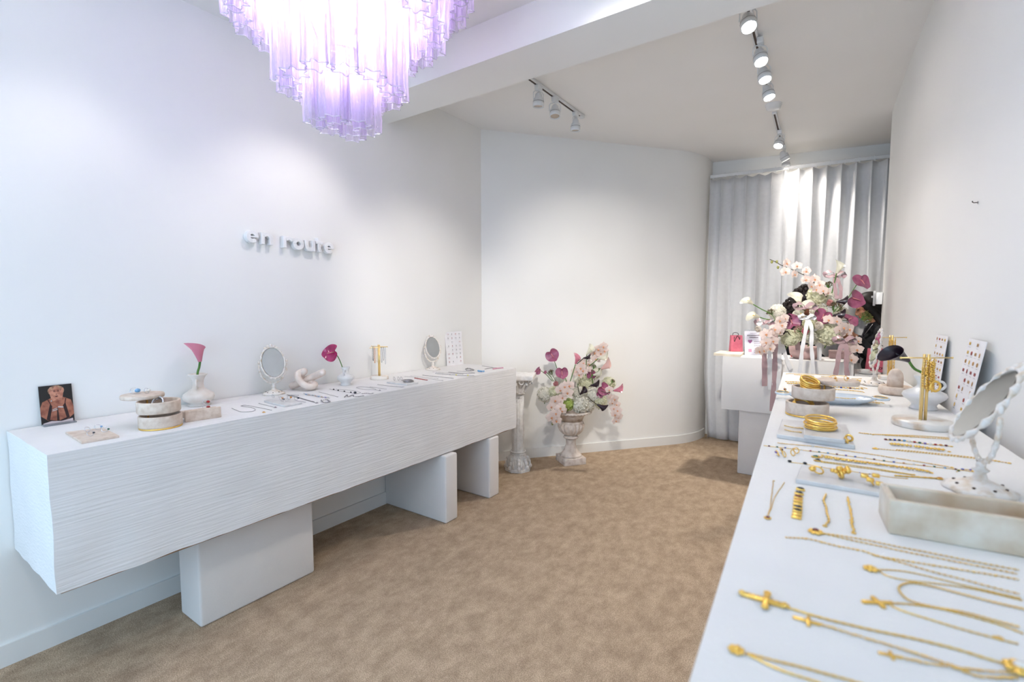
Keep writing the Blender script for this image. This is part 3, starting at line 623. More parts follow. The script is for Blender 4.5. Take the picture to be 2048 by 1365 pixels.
def pend_cross(L=.03, gm='gold', orn=True):
    def f(t, q, d):
        M_ = Matrix.Translation(Vector((q.x, q.y, 0)) + d * (L * .34)) @ d.to_track_quat('X', 'Z').to_matrix().to_4x4(); w = L * .075
        s_ = MB(); s_.cbox(-L * .42, L * .58, -w, w, 0, w * 1.3, b=w * .3, T=M_); s_.cbox(-w, w, -L * .34, L * .34, 0, w * 1.5, b=w * .3, T=M_)
        if orn:
            for x, y in ((.58, 0), (-.42, 0), (0, .34), (0, -.34)):
                for a in (-1, 0, 1): s_.ell((x * L + (.04 * L * a if x == 0 else .03 * L * (a == 0) * (1 if x > 0 else -1)), y * L + (.04 * L * a if y == 0 else .03 * L * (a == 0) * (1 if y > 0 else -1)), w), w * .75, 7, 5, T=M_)
            for k in range(9): s_.ell((-L * .36 + k * L * .11, 0, w * 1.4), w * .45, 6, 4, T=M_)
            s_.ell((0, 0, w * 1.2), (w * 1.5, w * 1.5, w * .8), 10, 5, T=M_)
        b = s_.build('cross', gm, t); g = MB(); g.torus((-L * .46, 0, w), w * .8, w * .28, 10, 5, T=M_); g.build('bail', gm, b)
    return f
def pend_flower(R=.009, gm='gold', stone=None):
    def f(t, q, d):
        M_ = Matrix.Translation(Vector((q.x, q.y, 0)) + d * R) @ d.to_track_quat('X', 'Z').to_matrix().to_4x4(); s_ = MB()
        for k in range(7): s_.ell((R * .62 * cos(k * 2 * pi / 7), R * .62 * sin(k * 2 * pi / 7), R * .2), (R * .36, R * .3, R * .18), 7, 5, T=M_)
        s_.ell((0, 0, R * .25), (R * .5, R * .5, R * .25), 10, 5, T=M_); b = s_.build('pendant', gm, t)
        g = MB(); g.ell((0, 0, R * .45), (R * .42, R * .34, R * .22), 10, 5, T=M_); g.build('stone', stone or gm, b)
    return f
def t_stand(label, p, H, Rb, W, bar_rz, double=False):
    t = thing('jewellery_stand', label, 'jewellery stand', p, 0, 'gold T-bar jewellery stands')
    b = MB(); b.lathe([(0, 0), (Rb * .97, 0), (Rb, .004), (Rb, .018), (Rb * .97, .022), (0, .022)], 40); b.build('base', 'veined_marble', t)
    pl_ = MB()
    for s_ in (-.0055, .0055): pl_.tube([(s_, 0, .021), (s_, 0, H)], .0045, 10)
    pl_.build('pole', 'gold_pale', t)
    for q, a in enumerate([bar_rz] + ([bar_rz + 1.1] if double else [])):
        u = Vector((cos(a), sin(a), 0)); z = H - .012 - q * .006
        br = MB(); br.tube([u * (-W / 2) + Vector((0, 0, z)), u * (W / 2) + Vector((0, 0, z))], .0022, 8)
        for e_ in (-1, 1): br.ell(u * (W / 2 * e_) + Vector((0, 0, z)), .0036, 8, 5)
        br.build('crossbar', 'gold_pale', t)
    return t
def earring_card(label, corners_bottom, top_z, lean, rows, cols, seed, pair=('gold', 'print_red')):
    # printed card: bottom edge between two world points, leaning by vector lean at the top
    a, b = [Vector(q) for q in corners_bottom]; z0 = a.z; H = top_z - z0; t = thing('earring_card', label, 'display card', (a + b) / 2, 0, 'white earring display cards')
    w = (b - a).length; ux = (b - a).normalized(); uy = (Vector((lean[0], lean[1], H))).normalized(); un = ux.cross(uy); Ls = Vector((lean[0], lean[1], H)).length
    M_ = Matrix(((ux.x, uy.x, un.x, 0), (ux.y, uy.y, un.y, 0), (ux.z, uy.z, un.z, 0), (0, 0, 0, 1)))
    MB().box(-w / 2, w / 2, 0, Ls, -.0015, .0, T=M_).build('card', 'paper', t)
    rng = random.Random(seed)
    for r_ in range(rows):
        for c_ in range(cols):
            x = -w / 2 + w * (c_ + .7) / (cols + .4); y = Ls * (1 - (r_ + .75) / (rows + .5))
            if rng.random() < .16: continue
            ink = MB(); ink.box(x - w * .05, x + w * .05, y - Ls * .022, y - Ls * .020, 0, .0006, T=M_); ink.build('printed_caption', 'ink', t)
            e = MB(); k = rng.choice((0, 1, 1, 2)); s_ = w * .032
            if k == 0: e.torus((x, y + s_, .001), s_ * .8, s_ * .2, 12, 5, T=M_)
            elif k == 1:
                for dx in (-1, 1): e.ell((x + dx * s_ * .9, y + s_, .0012), (s_ * .32, s_ * .9, .0012), 7, 5, T=M_)
            else: e.ell((x, y + s_, .0015), (s_ * .5, s_ * 1.2, .0015), 8, 5, T=M_)
            e.build('earring', rng.choice(pair), t)
    return t
mat('spadix_yellow', (232, 190, 70), .6); mat('spadix_pink', (206, 130, 130), .5)
sheet('calla_white', (246, 244, 226), .0, None, .35, .4); sheet('calla_pink', (232, 150, 170), .0, None, .35, .5); sheet('calla_blush', (236, 196, 190), .0, None, .35, .4)
mat('calla_black', (34, 18, 30), .35, coat=.3)
mat('anthurium_magenta', (176, 46, 100), .22, col2=(150, 30, 80), scale=30, coat=.5)
mat('anthurium_mauve', (158, 88, 116), .35, col2=(136, 68, 98), scale=30, coat=.25)
# ------------------------------------------------------------------ things on the left counter
def lc(px, py): return onz(px, py, LT)
def c2(x, y): return lc(460 + .1758 * x, 640 + .1758 * y)
def c3(x, y): return lc(680 + .18555 * x, 640 + .18555 * y)
# photograph on a clear stand
a, b = lc(77, 850), lc(144, 841); a.x = b.x = -2.725
t = thing('photo_card', 'small portrait photo of a person holding their face on a clear stand', 'photograph', ((a + b) / 2), 0)
w = (b - a).length; hh = zat((a + b) / 2, 774) - LT; Tc = TR(-.004, 0, .006, rx=pi / 2, rz=pi / 2) @ TR(rx=-.09); Tq = Tc
MB().cbox(-.012, .028, -w * .5, w * .5, 0, .006, b=.0015, seg=1).build('acrylic_foot', 'acrylic', t)
MB().box(-w / 2, w / 2, 0, hh, -.0015, 0, T=Tc).build('print', 'photo_black' if mat('photo_black', (22, 17, 17), .4, coat=.3) else '', t)
mat('photo_skin', (176, 112, 86), .45, col2=(122, 66, 50), scale=45, coat=.3, contrast=(.3, .62)); mat('photo_skin_light', (206, 146, 120), .45, col2=(168, 106, 84), scale=60, coat=.3)
mat('photo_hair', (190, 150, 120), .5, col2=(120, 84, 66), scale=90); mat('photo_dress', (58, 34, 32), .5, col2=(34, 20, 20)); mat('photo_white', (222, 205, 205), .5); mat('photo_dark', (70, 30, 30), .5)
def flat(polys, m, nm, z=.0002):
    mb = MB()
    for k, pl_ in enumerate(polys): mb.prism([((x - .5) * w, y * hh) for x, y in pl_], z, z + .0003, T=Tq)
    mb.build(nm, m, t, label='printed image area')
def oval(cx, cy, rx, ry, n=16): return [(cx + rx * cos(k * 2 * pi / n), cy + ry * sin(k * 2 * pi / n)) for k in range(n)]
flat([[(.0, .22), (.0, .42), (.08, .58), (.32, .66), (.72, .66), (.94, .57), (1., .40), (1., .18), (.75, .03), (.28, .03)]], 'photo_skin', 'printed_shoulders', .0002)
flat([[(.30, .52), (.40, .40), (.64, .40), (.76, .52), (.86, .10), (.70, .02), (.30, .02), (.16, .12)]], 'photo_dress', 'printed_dress', .0004)
flat([oval(.51, .85, .25, .14)], 'photo_hair', 'printed_hair', .0006)
flat([oval(.51, .79, .135, .17)], 'photo_skin_light', 'printed_face', .0008)
flat([oval(.455, .835, .036, .011), oval(.57, .835, .036, .011), oval(.512, .70, .045, .014), oval(.512, .755, .018, .009), oval(.455, .862, .04, .006), oval(.57, .862, .04, .006)], 'photo_dark', 'printed_features', .0010)
flat([[(.26, .10), (.46, .05), (.50, .44), (.47, .60), (.39, .60), (.34, .38)], [(.54, .05), (.76, .11), (.69, .38), (.64, .60), (.56, .60), (.52, .44)]], 'photo_skin', 'printed_forearms', .0012)
flat([[(.38, .58), (.48, .60), (.44, .70), (.40, .80), (.35, .90), (.29, .91), (.31, .78), (.34, .66)], [(.65, .58), (.55, .60), (.59, .70), (.63, .80), (.68, .90), (.74, .91), (.72, .78), (.69, .66)]], 'photo_skin_light', 'printed_hands', .0014)
flat([[(.22, .64), (.25, .645), (.33, .50), (.30, .50)], [(.80, .62), (.77, .63), (.73, .50), (.76, .50)]], 'photo_dark', 'printed_straps', .0011)
flat([[(.05, .02), (.3, .06), (.6, .03), (.95, .07), (.95, .0), (.05, .0)]], 'photo_white', 'printed_cloth', .0015)
flat([[(.345, .31), (.505, .34), (.505, .36), (.345, .33)], [(.525, .40), (.685, .38), (.685, .41), (.525, .43)], [(.35, .35), (.505, .38), (.505, .395), (.35, .365)], oval(.34, .59, .02, .02, 8)], 'silver', 'printed_bracelets', .0016)
# small ring slab
slab('thin speckled stone slab with silver rings at the near end of the left counter', [lc(131, 869), lc(163, 889), lc(239, 876), lc(206, 860)], LT, .009, 'travertine', 'display_slab', 'tray', 'stone slabs with rings')
for k, (x, y, st_) in enumerate(((175, 865, None), (181, 873, 'navy_stone'), (196, 860, 'aqua'), (210, 865, 'green_stone'))):
    ring(('plain silver ring at the back left of the near stone slab', 'silver ring with a dark stone at the front of the near stone slab', 'silver ring with a pale stone at the back of the near stone slab', 'silver ring with a green stone at the right of the near stone slab')[k], onz(x, y, LT + .009), .011, 'silver', (1, .5 - k * .3, .5), st_, group='silver rings')
p = lc(305, 857); p.y += .03; k = mpp(p)
tb, zt = trinket_box('round two level travertine trinket box with its lid swung toward the photo', p, 36.5 * k, tuple((RIGHT * (-2 * k))[:2]), tuple((RIGHT * (-41 * k) + FWD * .02)[:2]))
q = p + RIGHT * (-41 * k) + FWD * .02
ring('large crystal silver ring at the outer edge of the swung lid', (q.x - .03, q.y - .02, p.z + zt), .013, 'silver', (1, -.4, .3), 'aqua', gem=.011, group='silver rings')
ring('silver ring with two clear stones on the swung lid near the hinge', (q.x + .008, q.y + .012, p.z + zt), .012, 'silver', (1, .6, .3), 'pearl', gem=.008, group='silver rings')
q = p + RIGHT * (-6 * k)
bangle('wide silver cuff standing in the upper tray of the left trinket box', (q.x, q.y, p.z + .0665), .024, 'silver', 2, 'bracelet', .004, 1.15, .5, 'bracelet')
# long travertine tray
A_, B_ = lc(371, 846), lc(443, 835); d = (B_ - A_).normalized(); n_ = Vector((-d.y, d.x, 0)); L = (B_ - A_).length
t = thing('stone_trough', 'long narrow travertine trough on a recessed foot beside the trinket box', 'tray', A_, atan2(d.y, d.x)); dp = .075
MB().cbox(.0, L, 0, .013, 0, .048, b=.002).build('front_wall', 'travertine', t); MB().cbox(.0, L, dp - .013, dp, .012, .040, b=.002).build('back_wall', 'travertine', t)
MB().box(.004, L - .002, .0135, dp - .0135, .012, .022).build('bottom', 'travertine', t); MB().box(.012, L - .01, .014, dp - .01, 0, .0118).build('foot', 'travertine', t)
for nm_, x in (('left_end', .002), ('right_end', L - .012)): MB().box(x, x + .01, .0132, dp - .0132, .0222, .040).build('end_wall', 'travertine', t)
c_ = A_ + d * (L * .5) + n_ * (dp * .5)
q0 = [c_ + d * (L * .40 * cos(u)) + n_ * (.02 * sin(u)) + Vector((0, 0, .03)) for u in [k * pi / 7 for k in range(14)]]
necklace('silver bracelet with red stones lying in the travertine trough', q0, .0012, 'cable', 'silver', 'bracelet', 'bracelet', stones=[(.1, 'garnet', .004), (.3, 'garnet', .004), (.55, 'garnet', .004), (.8, 'garnet', .004)])
for k, (x, y) in enumerate(((411, 802), (411, 813))):
    tt = ring('silver ring with an oval red stone, %s of two in the trough' % ('upper', 'lower')[k], onz(x, y + 7, LT + .03) , .011, 'silver', (1, -.5, .1), 'red_stone', gem=.0085, group='silver rings')
# vases and flowers
p = lc(398, 807); p.x = -2.66; p.y = lc(398, 812).y * 1.0 + .02; 
p = onx(398, 808, -2.665); p.z = LT
H = zat(p, 748) - LT
jar_vase('white double handled vase holding a pink calla lily', p, H, 56 * mpp(p), radians(60), 2)
tp = Vector((p.x, p.y, LT + H * .6)); D_ = depth(tp)
calla('single pink calla lily standing in the white double handled vase', [tp, Vector((p.x, p.y, LT + H)), EYE + ray(398.5, 735) * D_, EYE + ray(400, 724) * D_], .108, .042, ('calla_pink', 'stem_green'), stem_r=.0055, roll=-.6, head=RIGHT * -.12 + Vector((0, 0, 1)))
p = onx(548, 787, -2.655); p.z = LT
mirror('ornate cream oval mirror beside the knotted sculpture', p, radians(-8), zat(p, 684) - LT, 14)
# knot sculpture
p = lc(610, 780); p.x = max(p.x, -2.63)
t = thing('knot_sculpture', 'cream knotted clay rope sculpture between the mirror and the jug', 'sculpture', (p.x, p.y, LT), atan2(RIGHT.y, RIGHT.x))
k = mpp(p); r_ = .0215
K = [(-24, 0, 8), (-10, 4, 14), (2, 8, 20), (10, 3, 26), (4, -7, 28), (-6, -10, 24), (-8, -9, 34), (-14, 2, 36), (-16, 8, 26), (-4, 10, 10), (8, 2, 8), (16, -8, 12), (12, -12, 20), (2, -6, 30), (8, 6, 30), (20, 8, 32), (32, 2, 38)]
K = [(-28, 2, 8), (-16, 2, 13), (-2, 8, 20), (10, 12, 25), (22, 6, 30), (33, 0, 35)]
K2 = [(-10, 6, 36), (-14, -4, 32), (-8, -14, 22), (4, -16, 12), (14, -10, 8), (16, 2, 10), (8, 10, 12), (-8, 8, 16), (-12, 4, 28), (-4, 2, 37), (2, 8, 33)]
mb = MB(); S = spline([Vector(q) * k for q in K], 8); mb.tube(S, [r_ * (1 - .10 * abs(i / len(S) - .5)) for i in range(len(S))], 14)
for e_ in (S[0], S[-1]): mb.ell(e_, r_ * .96, 14, 8)
mb.build('rope_bar', 'knot_clay', t)
mb = MB(); mb.tube(spline([Vector(q) * k for q in K2[:-1]], 8, True), r_ * .9, 14, closed=True); mb.build('rope_loop', 'knot_clay', t)
p = lc(688, 770); p.x += .02; H = zat(p, 734) - LT
jar_vase('squat white jug with one handle holding a magenta anthurium', p, H, 34 * mpp(p), radians(40), 1, 'ceramic', 'bud_vase', False)
D_ = depth((p.x, p.y, LT + .1))
anthurium('glossy magenta anthurium leaning out of the squat white jug', [EYE + ray(687, 745) * D_, EYE + ray(684, 733) * D_, EYE + ray(677, 716) * (D_ - .01), EYE + ray(669, 705) * (D_ - .03)], 36 * mpp(p), RIGHT * -.25 + FWD * -1 + Vector((0, 0, .35)), 'anthurium_magenta', roll=.35)
# jewellery stand with chains
p = lc(756, 758); p.x += .015; H = zat(p, 690) - LT; k = mpp(p)
t_stand('small gold jewellery stand on the left counter hung with beads and chains', p, H, .062, .125, .2, True)
def hang(label, p, u, z, drop, wd, m, kind='fine', r=.001, group='chains on the jewellery stands', beads=None, nm='necklace'):
    # loop hanging from a bar point
    a = Vector((p.x, p.y, z)) + u; S = [a + Vector((u.y, -u.x, 0)).normalized() * wd * sin(q) + Vector((0, 0, -drop * (1 - cos(q)) / 2)) for q in [k * 2 * pi / 16 for k in range(17)]]
    return necklace(label, [s_ + Vector((0, 0, -r)) for s_ in S], r, kind, m, nm, 'necklace', group, clasp=False, stones=None)
zb = LT + H - .012
for k_, (lab, s_, dr, m, kd) in enumerate((('strand of dark beads hanging from the small gold stand', -.05, .10, 'navy_stone', 'bead'), ('strand of amber beads hanging from the small gold stand', -.036, .115, 'amber_stone', 'bead'), ('gold chain hanging beside the pole of the small gold stand', -.018, .11, 'gold', 'lump'),
                                ('silver chain hanging nearest the pole of the small gold stand', .022, .11, 'silver_dark', 'fine'), ('middle silver chain hanging on the small gold stand', .038, .095, 'silver_dark', 'fine'), ('outermost silver chain hanging on the small gold stand', .052, .12, 'silver', 'fine'))):
    hang(lab, p, Vector((cos(.2), sin(.2), 0)) * s_, zb, dr, .006, m, kd, .0022 if kd == 'bead' else .0012)
p = onx(866, 739, -2.665); p.z = LT
mirror('ornate cream oval mirror at the far end of the left counter', p, radians(-14), zat(p, 666) - LT, 16)
a, b = lc(894, 732.5), lc(927, 728.5)
earring_card('white printed earring card leaning at the far end of the left counter', (a, b), zat((a + b) / 2 + Vector((-.02, .0, 0)), 664), (-.02, .0), 8, 4, 3, ('silver_dark', 'print_red', 'silver_dark'))
# slabs
slab('pale stone slab with small rings in front of the cream mirror', [c2(385, 940), c2(620, 998), c2(822, 960), c2(590, 895)], LT, .010, 'marble', 'display_slab', 'tray', 'stone slabs with rings')
for k_, (x, y, st_) in enumerate(((490, 912, None), (580, 938, 'amber_stone'), (590, 950, 'onyx'), (672, 928, 'amber_stone'), (630, 955, None), (755, 935, 'navy_stone'))):
    q = c2(x, y); q.z = LT + .01
    ring(('plain silver ring at the left of the slab before the cream mirror', 'silver ring with an orange stone, middle of the slab before the cream mirror', 'silver ring with a black stone, front of the slab before the cream mirror', 'silver ring with an orange stone, back of the slab before the cream mirror', 'thin silver ring, front edge of the slab before the cream mirror', 'silver ring with a dark blue stone, right of the slab by the cream mirror')[k_], q, .010, 'silver_dark' if k_ % 2 else 'silver', (1, .4 - .2 * k_, .5), st_, gem=.006, group='silver rings')
slab('pale stone slab with a bangle in front of the gold jewellery stand', [c3(503, 686), c3(720, 712), c3(845, 690), c3(640, 656)], LT, .010, 'marble', 'display_slab', 'tray', 'stone slabs with rings')
q = c3(735, 685); q.z = LT + .01; bangle('stack of silver bangles on the slab before the gold jewellery stand', q, .032, 'silver_dark', 3, tw=.0022)
for k_, (x, y) in enumerate(((585, 672), (630, 672), (662, 672))):
    q = c3(x, y); q.z = LT + .01; ring('%s silver hoop in the row beside the bangles' % ('first', 'second', 'third')[k_], q, .013, 'silver_dark', (.3, 1, .1), None, 'earring', 'earring', group='silver hoop earrings')
NL = 'silver necklaces on the left counter'
def nk(label, pts, cv, **kw):
    kw.setdefault('m', 'silver_dark'); kw.setdefault('group', NL); kw.setdefault('r', .0011); kw.setdefault('kind', 'fine')
    return necklace(label, [cv(*q) for q in pts], **kw)
nk('fine silver chain curled in a loop near the trough', [(20, 1010), (70, 1032), (130, 1050), (250, 1046), (285, 1026), (240, 1002), (130, 986)], c2)
nk('tiny orange stone pendant at the front edge of the left counter', [(372, 1056), (350, 1055)], c2, pend=pend_stone('amber_stone', .006), m='gold', clasp=False)
nk('straight fine silver chain just behind the curled chain', [(125, 985), (180, 975), (330, 1003), (470, 1032)], c2)
nk('silver chain ending in a dark red drop left of the ring slab', [(510, 1001), (430, 980), (330, 955)], c2, pend=pend_stone('garnet', .006, 'silver'))
nk('fine silver chain crossing just right of the slab before the cream mirror', [(550, 880), (700, 910), (865, 942)], c2)
nk('doubled silver chain below the knotted sculpture', [(975, 948), (820, 905), (650, 860), (690, 860), (780, 862)], c2, strands=[[c2(960, 938), c2(820, 898), c2(690, 862)]], r=.0014, pend=pend_flower(.009, 'silver_dark'))
nk('bracelet of colourful crystals in front of the knotted sculpture', [(840, 850), (930, 864), (1030, 882), (1130, 895)], c2, kind='lump', r=.0045, m='silver', nm='bracelet', cat='bracelet', stones=[(.1 + .13 * k, ('aqua', 'amber_stone', 'onyx', 'peach_stone', 'aqua', 'amber_stone', 'violet_stone')[k], .0055) for k in range(7)])
nk('chunky silver bracelet near the front edge below the knot', [(1035, 922), (1060, 945), (1100, 948), (1132, 940), (1110, 920), (1060, 915)], c2, kind='lump', r=.004, m='silver_dark', nm='bracelet', cat='bracelet')
nk('thin silver chain between the crystal bracelet and the black beads', [(1010, 825), (1120, 852), (1225, 880)], c2)
nk('necklace of black stones on a thin chain before the squat jug', [(1130, 790), (1240, 812), (1355, 830), (1430, 842), (1485, 830), (1380, 806), (1200, 792)], c2, r=.0009, stones=[(.09, 'onyx', .006), (.19, 'onyx', .006), (.30, 'onyx', .006), (.41, 'onyx', .006), (.49, 'navy_stone', .010)])
nk('tangled silver chain near the front edge before the squat jug', [(1300, 890), (1330, 860), (1345, 880), (1400, 862), (1410, 880), (1470, 878), (1525, 868)], c2, kind='lump', r=.003)
nk('short lumpy silver chain right of the tangled chain', [(1500, 848), (1560, 842), (1600, 848), (1632, 836)], c2, kind='lump', r=.003)
nk('silver chain loop with a ring pendant before the gold stand', [(1690, 806), (1650, 800), (1520, 795), (1440, 775), (1500, 765), (1600, 775), (1660, 795)], c2, pend=pend_flower(.009, 'silver_dark'))
nk('short thin silver chain behind the ring pendant chain', [(1590, 765), (1680, 778), (1780, 792)], c2)
nk('silver chain with an oval drop left of the bangle slab', [(1945, 768), (1820, 757), (1680, 740)], c2, r=.0014, pend=pend_flower(.011, 'silver'))
nk('silver chain just past the bangle slab', [(695, 612), (860, 628), (1110, 658)], c3)
nk('string of red beads past the bangle slab', [(805, 632), (870, 645), (950, 656)], c3, kind='bead', r=.0028, m='red_stone', clasp=False)
nk('beaded silver chain beyond the red beads', [(890, 600), (1060, 618), (1220, 633)], c3, kind='bead', r=.002)
nk('fine doubled silver chain beyond the red beads', [(760, 606), (920, 622), (1060, 640)], c3, kind='cable', r=.0014)
nk('long silver chain in front of the far mirror', [(1000, 565), (1160, 575), (1330, 590)], c3, kind='cable', r=.0018)
nk('necklace of grey pearls and yellow stones near the front edge', [(1030, 582), (1150, 592), (1300, 604), (1450, 606)], c3, kind='bead', r=.0035, m='silver', stones=[(.58, 'yellow_stone', .007), (.85, 'yellow_stone', .007), (.2, 'onyx', .004), (.4, 'garnet', .004)])
nk('dark metal beaded chain behind the yellow stone necklace', [(1170, 568), (1320, 582), (1450, 578)], c3, kind='bead', r=.0026)
nk('silver chain before the earring card', [(1260, 556), (1360, 562), (1455, 575)], c3, kind='lump', r=.002)
nk('dark clustered brooch bracelet before the earring card', [(1350, 542), (1380, 532), (1420, 540), (1435, 552), (1395, 556), (1360, 550)], c3, kind='lump', r=.006, nm='bracelet', cat='bracelet', m='silver_dark')
nk('thin silver chain at the far edge of the left counter', [(1530, 500), (1610, 510), (1695, 521)], c3, r=.0016)
nk('strand of pale blue beads at the far end of the left counter', [(1490, 560), (1530, 566), (1585, 562)], c3, kind='bead', r=.007, m='aqua', clasp=False)
nk('strand of pink beads at the far corner of the left counter', [(1650, 537), (1700, 530), (1772, 524)], c3, kind='bead', r=.0055, m='pink_stone', clasp=False)
nk('lumpy dark bracelet between the pale blue and pink beads', [(1560, 536), (1600, 530), (1655, 522)], c3, kind='lump', r=.004, nm='bracelet', cat='bracelet')
# ------------------------------------------------------------------ pedestal and urn
mat('pedestal_plaster', (240, 237, 234), .75, col2=(226, 221, 216), scale=30, bump=.003, bscale=60)
mat('urn_stone', (226, 214, 204), .8, col2=(196, 178, 164), scale=26, bump=.0015, bscale=140, contrast=(.3, .6))
p = onz(1036, 939, 0)
t = thing('pedestal', 'white fluted column pedestal with leafy base at the counter end', 'pedestal', p, .45)
Hp = zat(p, 748); sf = MB()
sf.lathe([(.056, .17), (.054, .4), (.052, .7), (.051, Hp - .17)], 72, lob=lambda a, v: 1 - .07 * abs(sin(6 * a)) ** .5); sf.build('shaft', 'pedestal_plaster', t)
bs = MB(); bs.lathe([(0, 0), (.118, 0), (.118, .02), (.108, .03), (.10, .06), (.085, .11), (.07, .135), (.072, .15), (.064, .158), (.058, .172), (0, .172)], 8, TR(rz=pi / 8), sm=False)
for k_ in range(8):
    a = k_ * pi / 4 + .2
    for z_, r_ in ((.035, .108), (.07, .098), (.1, .085)): bs.ell((r_ * cos(a), r_ * sin(a), z_), (.018, .018, .024), 8, 6)
    bs.tube(spline([(.10 * cos(a + .35), .10 * sin(a + .35), .03), (.115 * cos(a + .35), .115 * sin(a + .35), .07), (.108 * cos(a + .3), .108 * sin(a + .3), .105)], 5), [.012 - .0009 * q for q in range(11)], 6)
for z_ in (.148, .166): bs.torus((0, 0, z_), .064, .007, 30, 6)
bs.build('base', 'pedestal_plaster', t)
cp = MB(); cp.torus((0, 0, Hp - .17), .055, .008, 28, 6); cp.lathe([(.05, Hp - .18), (.056, Hp - .14), (.075, Hp - .085), (.115, Hp - .05), (.13, Hp - .045), (.13, Hp - .04)], 28)
for k_ in range(8):
    a = k_ * pi / 4
    cp.tube(spline([(.056 * cos(a), .056 * sin(a), Hp - .16), (.08 * cos(a), .08 * sin(a), Hp - .11), (.12 * cos(a), .12 * sin(a), Hp - .07), (.125 * cos(a), .125 * sin(a), Hp - .09)], 5), [.017 - .0006 * q for q in range(16)], 6)
    cp.torus((0, 0, 0), .018, .007, 12, 6, T=TR(.115 * cos(a + .39), .115 * sin(a + .39), Hp - .062, rx=pi / 2, rz=a + .39 + pi / 2))
cp.cbox(-.145, .145, -.145, .145, Hp - .04, Hp, b=.006, seg=2)
cp.build('capital', 'pedestal_plaster', t)
a, b = onz(1129.5, 934, 0), onz(1176, 929, 0); d = (b - a).normalized(); sd = .215; n_ = Vector((-d.y, d.x, 0))
uc = a + d * (sd / 2) + n_ * (sd / 2); uc.z = 0
t = thing('urn', 'weathered stone urn on a square foot against the angled wall', 'urn', uc, atan2(d.y, d.x)); k = mpp(uc + Vector((0, 0, .3)))
zz = lambda py: zat(uc, py)
MB().cbox(-sd / 2, sd / 2, -sd / 2, sd / 2, 0, .062, b=.004).build('plinth', 'urn_stone', t)
ft = MB(); ft.lathe([(.0, .062), (.098, .062), (.102, .072), (.096, .082), (.082, .092), (.062, .125), (.047, .17), (.046, .21), (.052, .225)], 32, lob=lambda a_, v: 1 + .02 * cos(20 * a_) * (v < .45)); ft.build('foot', 'urn_stone', t)
bw = MB(); z0 = .225; zr = zz(822)
bw.lathe([(.04, z0), (.066, z0 + .006), (.072, z0 + .016), (.064, z0 + .026), (.05, z0 + .034)], 32)
bw.lathe([(.05, z0 + .034), (.08, z0 + .05), (.105, z0 + .078), (.118, z0 + .11), (.12, z0 + .135), (.112, z0 + .152)], 96, lob=lambda a_, v: 1 + .14 * abs(cos(9 * a_)) ** .7 - .09)
bw.lathe([(.112, z0 + .150), (.114, z0 + .162), (.104, z0 + .168), (.098, z0 + .2), (.103, zr - .09), (.122, zr - .045), (.15, zr - .02), (.178, zr - .012), (.185, zr), (.175, zr + .010), (.15, zr + .006), (.12, zr - .03), (.10, zr - .09), (0, zr - .10)], 40, lob=lambda a_, v: 1)
bw.build('bowl', 'urn_stone', t)
rim = MB(); rim.torus((0, 0, zr), .181, .010, 60, 8); 
for k_ in range(36): rim.ell((.184 * cos(k_ * pi / 18), .184 * sin(k_ * pi / 18), zr - .004), (.010, .010, .009), 6, 4)
rim.build('rim', 'urn_stone', t)
# ------------------------------------------------------------------ flower builders for the bouquets
sheet('orchid_petal', (252, 234, 226), .0, None, .5, .2); mat('orchid_lip', (226, 156, 104), .5); sheet('hydrangea_cream', (248, 245, 234), .0, None, .6, .1)
sheet('hydrangea_green', (240, 239, 212), .0, None, .6, .1); sheet('hydrangea_lime', (204, 220, 130), .0, None, .6, .1); sheet('rose_white', (244, 236, 226), .0, None, .6, .1); sheet('rose_pink', (226, 170, 168), .0, None, .6, .1)
sheet('anemone_pink', (206, 112, 122), .0, None, .5, .2); mat('umbel_brown', (128, 104, 84), .8, col2=(96, 84, 60)); mat('umbel_green', (120, 118, 62), .8, col2=(90, 92, 44)); mat('umbel_rose', (176, 134, 126), .8)
mat('mauve_box', (198, 166, 162), .6); mat('ribbon_white', (246, 244, 244), .35, sheen=.3); mat('ribbon_mauve', (196, 166, 168), .3, col2=(182, 150, 154), sheen=.3); mat('bud_green', (150, 150, 80), .5)
CAMN = -FWD
def atd(px, py, D): return EYE + ray(px, py) * D
def petal(mb, L, W, ang, M_, lift=.25, base=.0, curl=.0):
    def fn(u, v):
        y = (u - .5) * W * max(.0, sin(pi * (.06 + .94 * v) ** .9)) ** .55; x = base + L * v * (1 - .12 * (2 * u - 1) ** 2 * v)
        q = lift * L * v * (1 - .6 * v) + curl * L * v * v - .25 * abs(y) ** 2 / max(W, 1e-6)
        return (x * cos(ang) - y * sin(ang), x * sin(ang) + y * cos(ang), q)
    mb.grid(4, 6, fn, T=M_)
_orch = {}
def orchid_meshes():
    if not _orch:
        mb = MB(); I4 = Matrix.Identity(4)
        for a in (pi / 2, pi / 2 + 2.2, pi / 2 - 2.2): petal(mb, 1., .62, a, I4, .12)
        for a in (.25, pi - .25): petal(mb, 1.05, 1.05, a, Matrix.Translation((0, 0, .04)), .16)
        _orch['f'] = mb.mesh('flower', 'orchid_petal')
        lp = MB(); lp.ell((0, -.1, .16), (.13, .13, .16), 8, 6); lp.ell((0, -.3, .22), (.1, .18, .07), 8, 5); lp.ell((.14, -.12, .18), (.08, .1, .1), 6, 4); lp.ell((-.14, -.12, .18), (.08, .1, .1), 6, 4)
        _orch['l'] = lp.mesh('lip', 'orchid_lip')
    return _orch
